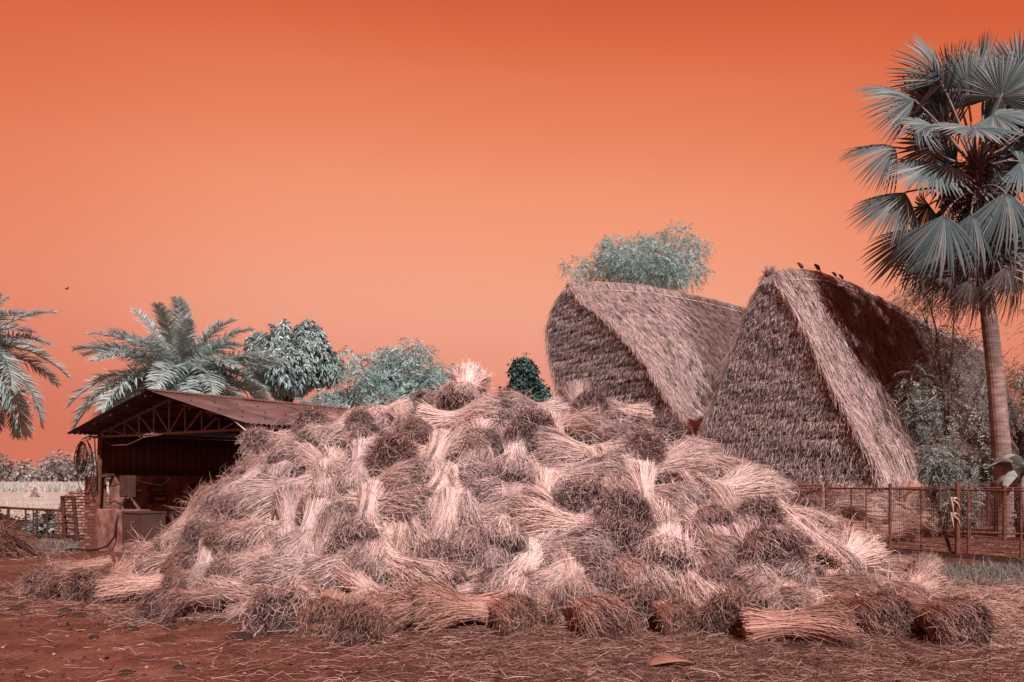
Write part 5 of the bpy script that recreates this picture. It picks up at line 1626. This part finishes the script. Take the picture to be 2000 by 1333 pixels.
def make_tree(name, label, base, crown_c, r, lobes, n, kind, mat, seed, trunk_r, group=None, cat='tree', trunk_top=None, nlimb=9):
    rng = np.random.default_rng(seed)
    base, crown_c = Vector(base), Vector(crown_c)
    t = empty(name, base, label, cat, group)
    tg = [crown_c + Vector((l[0] * r[0], l[1] * r[1], l[2] * r[2])) for l in lobes][:nlimb]
    mb = MB()
    limbs(mb, base, trunk_top or crown_c - Vector((0, 0, r[2] * .55)), tg, trunk_r, seed)
    child(t, mb, 'trunk', M['bark'])
    acc = Acc()
    cb = np.array(crown_c - base)
    if kind == 'rosette':                                    # drooping leaf rosettes (mango)
        nr = n // 12
        p, d = blob_points(rng, nr, cb, r, lobes, .6)
        tone_r = np.clip(rng.normal(.45, .2, nr), 0, 1)
        pr, dr, tr = np.repeat(p, 12, 0), np.repeat(d, 12, 0), np.repeat(tone_r, 12)
        dd = unit(dr * .6 + rng.normal(0, .8, pr.shape) + np.array([0, 0, -.25]))
        ln = rng.uniform(.15, .28, len(pr))
        V, Q, T = leaf_quads(pr, dd, ln, ln * .30, rng, np.full(len(pr), .55), np.clip(tr + rng.normal(0, .14, len(pr)), 0, 1), dr + np.array([0, 0, .7]) + rng.normal(0, .5, pr.shape))
        acc.add(V, Q, T)
    elif kind == 'spray':                                    # feathery compound leaves
        m = 16
        ns = n // m
        p, d = blob_points(rng, ns, cb, r, lobes, .45)
        ax = unit(d * .8 + rng.normal(0, .65, p.shape) + np.array([0, 0, .1]))
        L = rng.uniform(.22, .6, ns)
        sd = unit(np.cross(ax, rng.normal(size=ax.shape)))
        f = np.linspace(.1, 1, m // 2)
        tone_s = np.clip(rng.normal(.5, .2, ns), 0, 1)
        for side in (-1, 1):
            pp = (p[:, None] + ax[:, None] * (L[:, None] * f)[..., None] + np.array([0, 0, -1.0]) * (L[:, None] * .5 * f ** 2)[..., None]).reshape(-1, 3)
            dd = unit((ax[:, None] * .6 + sd[:, None] * side + rng.normal(0, .18, (ns, m // 2, 3))).reshape(-1, 3))
            ln = np.repeat(L, m // 2) * rng.uniform(.16, .30, ns * m // 2) * (.75 if mat == 'grey_leaf' else 1.0)
            V, Q, T = leaf_quads(pp, dd, ln, ln * .30, rng, np.full(len(pp), .3), np.clip(np.repeat(tone_s, m // 2) + rng.normal(0, .1, len(pp)), 0, 1), np.repeat(d, m // 2, 0) + np.array([0, 0, .7]) + rng.normal(0, .5, pp.shape))
            acc.add(V, Q, T)
    else:                                                    # small leaves in clumps
        m = 14
        nc = n // m
        p, d = blob_points(rng, nc, cb, r, lobes, .7)
        pp = np.repeat(p, m, 0) + rng.normal(0, .09, (nc * m, 3)); dr = np.repeat(d, m, 0)
        dd = unit(dr * .7 + rng.normal(0, .7, pp.shape))
        ln = rng.uniform(.07, .15, len(pp))
        V, Q, T = leaf_quads(pp, dd, ln, ln * .8, rng, np.full(len(pp), .3), np.clip(np.repeat(rng.normal(.45, .22, nc), m) + rng.normal(0, .1, len(pp)), 0, 1), dr + rng.normal(0, .6, pp.shape))
        acc.add(V, Q, T)
    o = link('crown', acc.mesh('crown', M[mat]), t, 'stuff')
    return t


def lobes_of(seed, n, spread=.62, size=(.32, .5), zs=(-.6, .75)):
    r = random.Random(seed); out = []
    while len(out) < n:
        x, y, z = r.uniform(-1, 1), r.uniform(-1, 1), r.uniform(*zs)
        if x * x + y * y + z * z < 1: out.append((x * spread / .75, y * spread / .75, z * spread / .75, r.uniform(*size)))
    return out


c = at(562, 712, 30)
make_tree('mango_tree', 'dense round tree with drooping leaves between the date palm and the feathery tree', (c.x, 30, 0), c, (1.75, 1.6, 1.65), lobes_of(1, 15, .62, (.34, .48)) + [(-.15, 0, .82, .2), (.45, 0, .7, .3), (-.6, 0, .45, .28), (0, -.1, -.1, .6)], 38000, 'rosette', 'mango', 81, .2)
c = at(775, 775, 29)
make_tree('feathery_tree', 'wide airy tree with pale sprays behind the skyline bundles near the roof end', (c.x, 29, 0), c, (3.0, 2.2, 1.75), lobes_of(2, 34, .78, (.12, .28), (-.7, .85)) + [(-.75, 0, -.15, .26), (.75, 0, .25, .3), (.15, 0, .5, .42), (0, 0, .0, .5), (-.1, 0, .75, .2), (.55, 0, -.2, .4)], 90000, 'spray', 'feather', 82, .16, 'feathery trees behind the heap')
c = at(1250, 530, 43)
make_tree('feathery_tree', 'pale teal tree showing over the ridge of the broad rick', (c.x, 43, 0), c, (3.7, 3.1, 2.1), lobes_of(3, 34, .78, (.12, .28), (-.4, .9)) + [(-.7, 0, -.05, .24), (.7, 0, .0, .3), (0, 0, .35, .48), (.2, 0, -.1, .5), (-.88, 0, -.35, .16)], 80000, 'spray', 'feather', 83, .2, 'feathery trees behind the heap')
# ivy over a dead stump
c = at(1024, 762, 27)
make_tree('ivy_stump', 'dark ivy covered stump poking up behind the skyline, left of the broad rick', (c.x, 27, 0), c + Vector((0, 0, -.5)), (1.0, .8, 1.0), [(-.04, 0, 1.22, .27), (.02, 0, 1.0, .31), (-.02, 0, .72, .36), (.02, 0, .45, .42), (-.4, 0, .12, .38), (.40, 0, .22, .36), (.58, 0, .18, .22), (-.62, 0, -.05, .32), (0, 0, -.2, .6), (.5, 0, -.2, .5), (-.5, 0, -.4, .5), (0, 0, -1.2, .8), (0, 0, -2.0, .8)], 60000, 'clump', 'ivy', 84, .25, trunk_top=c + Vector((0, 0, .5)), nlimb=3)
# greyish trees on the right, between the pointed rick and the frame edge
c = at(1840, 640, 27)
make_tree('leafy_tree', 'thin greyish tree growing behind the pointed rick, beside the palm crown', (at(1868, 930, 26.5).x, 26.5, 0), c, (1.6, 1.5, 2.3), lobes_of(4, 16, .8, (.12, .24), (-.9, .9)) + [(-.6, 0, .9, .16), (-.2, 0, .6, .22)], 13000, 'spray', 'grey_leaf', 85, .13, 'greyish trees beside the fan palm')
c = at(1850, 775, 22.8)
make_tree('leafy_tree', 'greyish tree with bare twigs hanging in front of the pointed rick side', (at(1868, 930, 22.8).x, 22.8, 0), c, (1.25, .7, 2.2), lobes_of(5, 16, .8, (.12, .24), (-.9, .9)) + [(-.75, 0, .1, .22), (-.6, 0, -.35, .2), (.3, 0, .7, .25)], 11000, 'spray', 'grey_leaf', 86, .10, 'greyish trees beside the fan palm')
c = at(1995, 735, 25)
make_tree('leafy_tree', 'dark leafy tree filling the frame edge behind the palm trunk', (at(2005, 930, 25.5).x, 25.5, 0), c, (1.5, 1.4, 3.0), lobes_of(6, 20, .74, (.16, .3), (-.9, .9)), 20000, 'spray', 'grey_leaf', 87, .15, 'greyish trees beside the fan palm')
c = at(2150, 720, 24)
make_tree('leafy_tree', 'dark leafy tree just outside the frame edge next to the palm', (c.x, 24, 0), c, (2.2, 1.8, 3.4), lobes_of(8, 18, .68, (.24, .4), (-.9, .9)), 34000, 'spray', 'grey_leaf', 88, .18, 'greyish trees beside the fan palm')


# shrubs and banana plants behind the pen
def shrub(px, py, Y, r, n, label, seed, mat='grey_leaf'):
    c = at(px, py, Y)
    make_tree('shrub', label, (c.x, Y, 0), c, r, lobes_of(seed, 9, .65, (.3, .45), (-.8, .8)), n, 'spray', mat, 90 + seed, .04, 'shrubs behind the pen', 'shrub', nlimb=6)


shrub(1835, 900, 22.3, (.75, .6, .7), 9000, 'grey leaved shrub against the dark foot of the pointed rick', 11)
shrub(1905, 905, 22.0, (.6, .6, .8), 8000, 'grey leaved shrub right beside the palm trunk', 12)
shrub(1880, 975, 20.9, (.5, .4, .55), 5000, 'low shrub pushing through the back fence by the palm foot', 13)
shrub(2010, 985, 21.3, (.6, .5, .7), 5000, 'low shrub at the frame edge behind the back fence', 14)
shrub(1800, 800, 22.9, (.6, .6, .8), 3500, 'tangled creeper hanging beside the lit strip of the pointed rick', 15)
def banana(px, Y, leaves, label):
    b = G(px, Y, 0)
    t = empty('banana_plant', b, label, 'banana plant', 'banana plants behind the pen')
    child(t, MB().tube([b, b + UZ * .9, b + UZ * 1.85], [.13, .11, .07], 10), 'stem', M['petiole'], smooth=True)
    rg = np.random.default_rng(int(px))
    for (az, el, L, W) in leaves:
        a = math.radians(az); e = math.radians(el)
        d = np.array([math.cos(e) * math.cos(a), math.cos(e) * math.sin(a), math.sin(e)])
        s = np.linspace(0, 1, 14)
        P = np.array([0, 0, 1.75]) + d * (L * s)[:, None] + np.array([0, 0, -1.0]) * (L * .65 * s ** 2.2)[:, None]
        sd = unit(np.cross(d, [0, 0, 1.0]))
        w = W * np.sin(np.pi * np.clip(s * .9 + .06, 0, 1)) ** .6 * (s > .1) + .012
        acc = Acc()
        A_, B_ = P - sd * w[:, None] + np.array([0, 0, -.3]) * w[:, None], P + sd * w[:, None] + np.array([0, 0, -.3]) * w[:, None]
        V = np.stack([A_, P, B_], 1).reshape(-1, 3)
        Q = []
        for i in range(13):
            k = i * 3
            Q += [(k, k + 1, k + 4, k + 3), (k + 1, k + 2, k + 5, k + 4)]
        acc.add(V, Q, np.clip(np.repeat(rg.normal(.6, .12, 14), 3) + np.tile([.0, .2, .0], 14), 0, 1))
        link('leaf', acc.mesh('leaf', M['banana'], smooth=True), t)
banana(2000, 20.8, [(200, 60, 1.4, .17), (160, 45, 1.2, .16), (250, 40, 1.3, .17), (300, 60, 1.4, .18), (20, 50, 1.4, .18), (215, 15, 1.1, .15)], 'banana plant with broad pale leaves between palm trunk and frame edge')
banana(2075, 21.6, [(190, 50, 1.6, .26), (240, 60, 1.5, .25), (150, 60, 1.5, .22), (330, 40, 1.4, .22), (60, 40, 1.4, .22)], 'banana plant just past the frame edge behind the pen')


# ------------------------------------------------------------------ far woods, crop rows, field bushes
rg = np.random.default_rng(101)
acc = Acc()
for k in range(330):
    x = -260 + 520 * k / 330 + rg.uniform(-.6, .6); y = 150 + rg.uniform(-6, 10)
    h = rg.uniform(4.2, 6.6) + 1.2 * math.sin(x * .07); r = rg.uniform(2.0, 3.4)
    near = abs(x + 105) < 60
    n = 420 if near else 60
    p, d = blob_points(rg, n, (x, y, h * .5), (r, r * .8, h * .5), [(0, 0, .3, .7), (.4, 0, -.2, .6), (-.4, 0, -.1, .65), (0, 0, -.6, .8)], .8)
    p[:, 2] = np.maximum(p[:, 2], .1)
    ln = rg.uniform(.5, 1.0, n) * (1 if near else 2.2)
    V, Q, T = leaf_quads(p, unit(d + rg.normal(0, .6, d.shape)), ln, ln * .7, rg, np.full(n, .3), np.clip(rg.normal(.5, .22) + rg.normal(0, .14, n), 0, 1))
    acc.add(V, Q, T)
link('distant_woods', acc.mesh('distant_woods', M['far']), kind='stuff')
acc = Acc()
N = 30000
x = rg.uniform(-70, -32, N); y = 78 + 32 * rg.random(N)
root = np.stack([x, y, np.zeros(N)], -1)
V, Q = strands(root, unit(rg.normal(0, .25, (N, 3)) + np.array([0, 0, 1.0])), rg.uniform(.45, .95, N), rg.uniform(.06, .12, N), rg, segs=1)
acc.add(V, Q, np.repeat(np.clip(rg.normal(.55, .2, N), 0, 1), 4))
N = 9000
x = rg.uniform(-30, -11, N); y = rg.uniform(23.5, 60, N); x = x * y / 30
root = np.stack([x, y, np.zeros(N)], -1)
V, Q = strands(root, unit(rg.normal(0, .4, (N, 3)) + np.array([0, 0, 1.0])), rg.uniform(.05, .16, N), rg.uniform(.02, .05, N), rg, segs=2)
acc.add(V, Q, np.repeat(np.clip(rg.normal(.5, .25, N), 0, 1), 6))
link('crop', acc.mesh('crop', M['crop']), kind='stuff')


def bush(px, py, Y, r, n, label, seed):
    c = at(px, py, Y)
    make_tree('bush', label, (c.x, Y, 0), c, r, lobes_of(seed, 8, .6, (.3, .5), (-.6, .8)), n, 'clump', 'grey_leaf', 120 + seed, .03, 'bushes behind the railing', 'bush', nlimb=4)


bush(62, 1033, 21.9, (.62, .5, .34), 5600, 'low dark bush behind the middle of the railing', 1)
bush(100, 1032, 22.3, (.34, .3, .36), 3000, 'small dark bush behind the railing next to the ladder gate', 2)
bush(-20, 1030, 22.5, (.5, .4, .35), 3000, 'dark bush behind the railing at the frame edge', 3)
c = at(20, 945, 110)
make_tree('bush', 'pale bush standing before the far woods at the left edge', (c.x, 110, 0), c, (3.2, 2.5, 1.9), lobes_of(21, 9, .65, (.3, .5)), 1600, 'rosette', 'far', 131, .1, 'bushes behind the railing', 'bush')
c = at(68, 990, 60)
straw_pile(c.x, 60, .35, .3, .95, 260, 'straw_stook', 'tiny pale stook standing alone in the field', 33, ln=(.4, .9), tonem=.8)


# ------------------------------------------------------------------ grass strip, litter, small things on the ground
acc = Acc()
N = 15000
u_ = rg.random(N); dep = 14.2 - 2.7 * rg.random(N) ** 1.2
px = 1745 + 330 * u_ ** .8
x = (px - 1000) / F * dep; keep = rg.random(N) < np.clip((px - 1740) / 90, .12, 1)
x, dep = x[keep], dep[keep]; N = len(x)
root = np.stack([x, dep, lump(x, dep) - .01], -1)
V, Q = strands(root, unit(rg.normal(0, .55, (N, 3)) + np.array([0, 0, 1.0])), rg.uniform(.05, .15, N) * (1 + 1.2 * (rg.random(N) < .06)), rg.uniform(.006, .013, N), rg, sag=np.array([0, 0, -.04]) * np.ones((N, 1)), segs=3)
acc.add(V, Q, np.repeat(np.clip(rg.normal(.5, .22, N), 0, 1), 8))
N = 1500
px = rg.uniform(-30, 160, N); dep = rg.uniform(16.5, 21, N); x = (px - 1000) / F * dep
root = np.stack([x, dep, np.zeros(N) - .01], -1)
V, Q = strands(root, unit(rg.normal(0, .6, (N, 3)) + np.array([0, 0, 1.0])), rg.uniform(.04, .14, N), rg.uniform(.008, .014, N), rg, segs=3)
acc.add(V, Q, np.repeat(np.clip(rg.normal(.45, .22, N), 0, 1), 8))
link('grass', acc.mesh('grass', M['grass']), kind='stuff')


def litter():
    rng = np.random.default_rng(141)
    acc = Acc()
    def scatter(n, fx, fy, ln, wd, tone, flat=.10):
        x, y = fx(n), fy(n)
        if callable(y): y = y(x)
        k = (heap_h(x, y) < .12)
        x, y = x[k], y[k]; n = len(x)
        a = rng.uniform(0, 2 * np.pi, n)
        d = unit(np.stack([np.cos(a), np.sin(a) * .8, rng.normal(0, flat, n)], -1))
        z = lump(x, y) + rng.uniform(.004, .022, n)
        V, Q = strands(np.stack([x, y, z], -1), d, rng.uniform(*ln, n), rng.uniform(*wd, n), rng, curl=.10, segs=2)
        acc.add(V, Q, np.repeat(np.clip(rng.normal(tone, .22, n), 0, 1), 6))
    # all over the yard, thin
    scatter(16000, lambda n: rng.uniform(-9, 11, n), lambda n: rng.uniform(4.5, 15, n), (.04, .2), (.003, .006), .45)
    # in front of the heap, thick toward the middle and the right
    def near_base(n):
        return lambda x: np.interp(x, BASE[:, 0], BASE[:, 1]) - np.abs(rng.normal(0, .55, n)) - .02
    scatter(26000, lambda n: rng.uniform(-4.5, 5.2, n), near_base(26000), (.08, .35), (.004, .008), .55)
    scatter(24000, lambda n: rng.normal(2.0, 2.2, n), lambda n: rng.uniform(5.6, 8.3, n), (.06, .3), (.003, .007), .5)
    # the open yard on the right
    scatter(24000, lambda n: rng.uniform(4.3, 9.5, n), lambda n: rng.uniform(7.3, 12.3, n), (.08, .32), (.004, .008), .82)
    scatter(5000, lambda n: rng.uniform(-7.5, -4, n), lambda n: rng.uniform(9, 12.5, n), (.06, .3), (.004, .007), .5)
    scatter(3500, lambda n: rng.uniform(-14, -9, n), lambda n: rng.uniform(15, 20, n), (.06, .25), (.006, .011), .5)
    # chaff, bits of leaf and crumbs of soil and dung
    n = 9000
    x = rng.uniform(-9, 10, n); y = rng.uniform(4.3, 13, n); k = heap_h(x, y) < .1; x, y = x[k], y[k]; n = len(x)
    ln = rng.uniform(.015, .055, n)
    V, Q, T = leaf_quads(np.stack([x, y, lump(x, y) + .008], -1), unit(rng.normal(0, 1, (n, 3)) * np.array([1, 1, .35])), ln, ln * rng.uniform(.3, 1.0, n), rng, np.full(n, .1), np.where(rng.random(n) < .6, rng.uniform(0, .12, n), rng.uniform(.3, .8, n)), np.array([0, 0, 1.0]) + rng.normal(0, .5, (n, 3)))
    acc.add(V, Q, T)
    scatter(2600, lambda n: rng.uniform(7, 12, n), lambda n: rng.uniform(15.5, 20, n), (.1, .3), (.006, .011), .45)
    link('straw_litter', acc.mesh('straw_litter', M['litter']), kind='stuff')


litter()


def pat(px, py, r, label):
    p = ground_at(px, py)
    rr = random.Random(int(px * 7 + py))
    me_v, me_f = [], []
    n, rings = 18, 5
    ph = [rr.uniform(.75, 1.2) for _ in range(n)]
    ph = [(ph[i - 1] + ph[i] * 2 + ph[(i + 1) % n]) / 4 for i in range(n)]
    h = .045 * (r / .15) ** .5
    me_v.append((0, 0, h))
    for j in range(1, rings + 1):
        f = j / rings
        for i in range(n):
            a = 2 * math.pi * i / n
            me_v.append((r * f * ph[i] * math.cos(a), r * .8 * f * ph[i] * math.sin(a), h * (1 - f ** 3) + rr.uniform(-.006, .006) * (f < 1) - (.02 if j == rings else 0)))
    for i in range(n): me_f.append((0, 1 + i, 1 + (i + 1) % n))
    for j in range(rings - 1):
        for i in range(n):
            a = 1 + j * n
            me_f.append((a + i, a + n + i, a + n + (i + 1) % n, a + (i + 1) % n))
    me = bpy.data.meshes.new('dung_pat'); me.from_pydata(me_v, [], me_f); me.materials.append(M['dung'])
    me.polygons.foreach_set('use_smooth', np.ones(len(me.polygons), dtype=bool))
    o = link('dung_pat', me)
    o.location = (p.x, p.y, float(lump(p.x, p.y)) + .002)
    tag(o, label, 'dung pat', 'dark dung pats scattered on the yard')


for px, py, r, lb in ((31, 1189, .12, 'flat dark dung pat nearest to the left edge'), (125, 1194, .10, 'thin dark dung pat in front of the outermost dark bundle'), (153, 1202, .11, 'rounder dark dung pat of the close pair in front of the outermost bundle'),
                      (334, 1224, .10, 'dark dung pat in front of the dark front hummock'), (258, 1229, .09, 'faint dung pat left of the dark hummock'), (470, 1239, .16, 'long dark dung pat touching the bristling front sheaf'),
                      (695, 1259, .13, 'black dung pat in front of the black front tuft'), (183, 1246, .06, 'tiny dung crumb alone on the open soil'), (1555, 1270, .15, 'dark clod in the litter below the level twine waisted bundle'),
                      (1910, 1259, .07, 'small dark clod beyond the domed tuft at the far end'), (1358, 1328, .10, 'dark clod at the bottom edge of the picture'), (350, 1303, .06, 'dark lump lying in the foreground soil'),
                      (245, 1313, .07, 'flat dark patch of dung in the near foreground'), (1892, 1215, .10, 'dark straw clump beside the domed end tuft')):
    pat(px, py, r, lb)

# the flat dry leaf and the twig in the foreground
p = ground_at(1310, 1303)
mb = MB()
V, Fc = [], []
n = 9
for i in range(n):
    f = i / (n - 1)
    w = .085 * math.sin(math.pi * min(1, f * .92 + .06)) ** .7
    x = -.20 + .42 * f; z = .012 + .035 * math.sin(f * 3.1) + .02 * f
    V += [(x, -w - .02 * f, z + .012), (x, .0, z), (x, w - .05 * f, z + .02 + .02 * math.sin(f * 5))]
for i in range(n - 1):
    k = i * 3
    Fc += [(k, k + 3, k + 4, k + 1), (k + 1, k + 4, k + 5, k + 2)]
o = mb.add(V, Fc).build('dry_leaf', M['dry_leaf'], smooth=True)
o.location = p + Vector((0, 0, .0)); o.rotation_euler = (0, 0, .15)
o.modifiers.new('thickness', 'SOLIDIFY').thickness = .004
tag(o, 'large orange dry leaf sheath lying in the near litter', 'dry leaf')
p = ground_at(1145, 1318)
o2 = bpy.data.objects.new('dry_leaf', o.data); COL.objects.link(o2)
o2.location = ground_at(1155, 1320); o2.scale = (.35, .4, .6); o2.rotation_euler = (0, 0, 1.1)
o2.modifiers.new('thickness', 'SOLIDIFY').thickness = .004
tag(o2, 'small orange scrap of dry leaf at the bottom edge', 'dry leaf')
p = ground_at(85, 1252)
tag(MB().tube([p + Vector((-.12, .12, .015)), p + Vector((-.03, .06, .02)), p + Vector((.06, -.04, .018)), p + Vector((.19, -.16, .02))], [.006, .006, .005, .003], 6).build('twig', M['palm_bark']), 'bent pale twig lying on the soil of the near yard', 'twig')
p = ground_at(560, 1238)
tag(MB().tube([p + Vector((-.2, 0, .02)), p + Vector((0, .02, .028)), p + Vector((.22, .06, .035))], [.007, .007, .004], 6).build('twig', M['petiole']), 'straight stalk lying at the foot of the bristling front sheaf', 'twig')
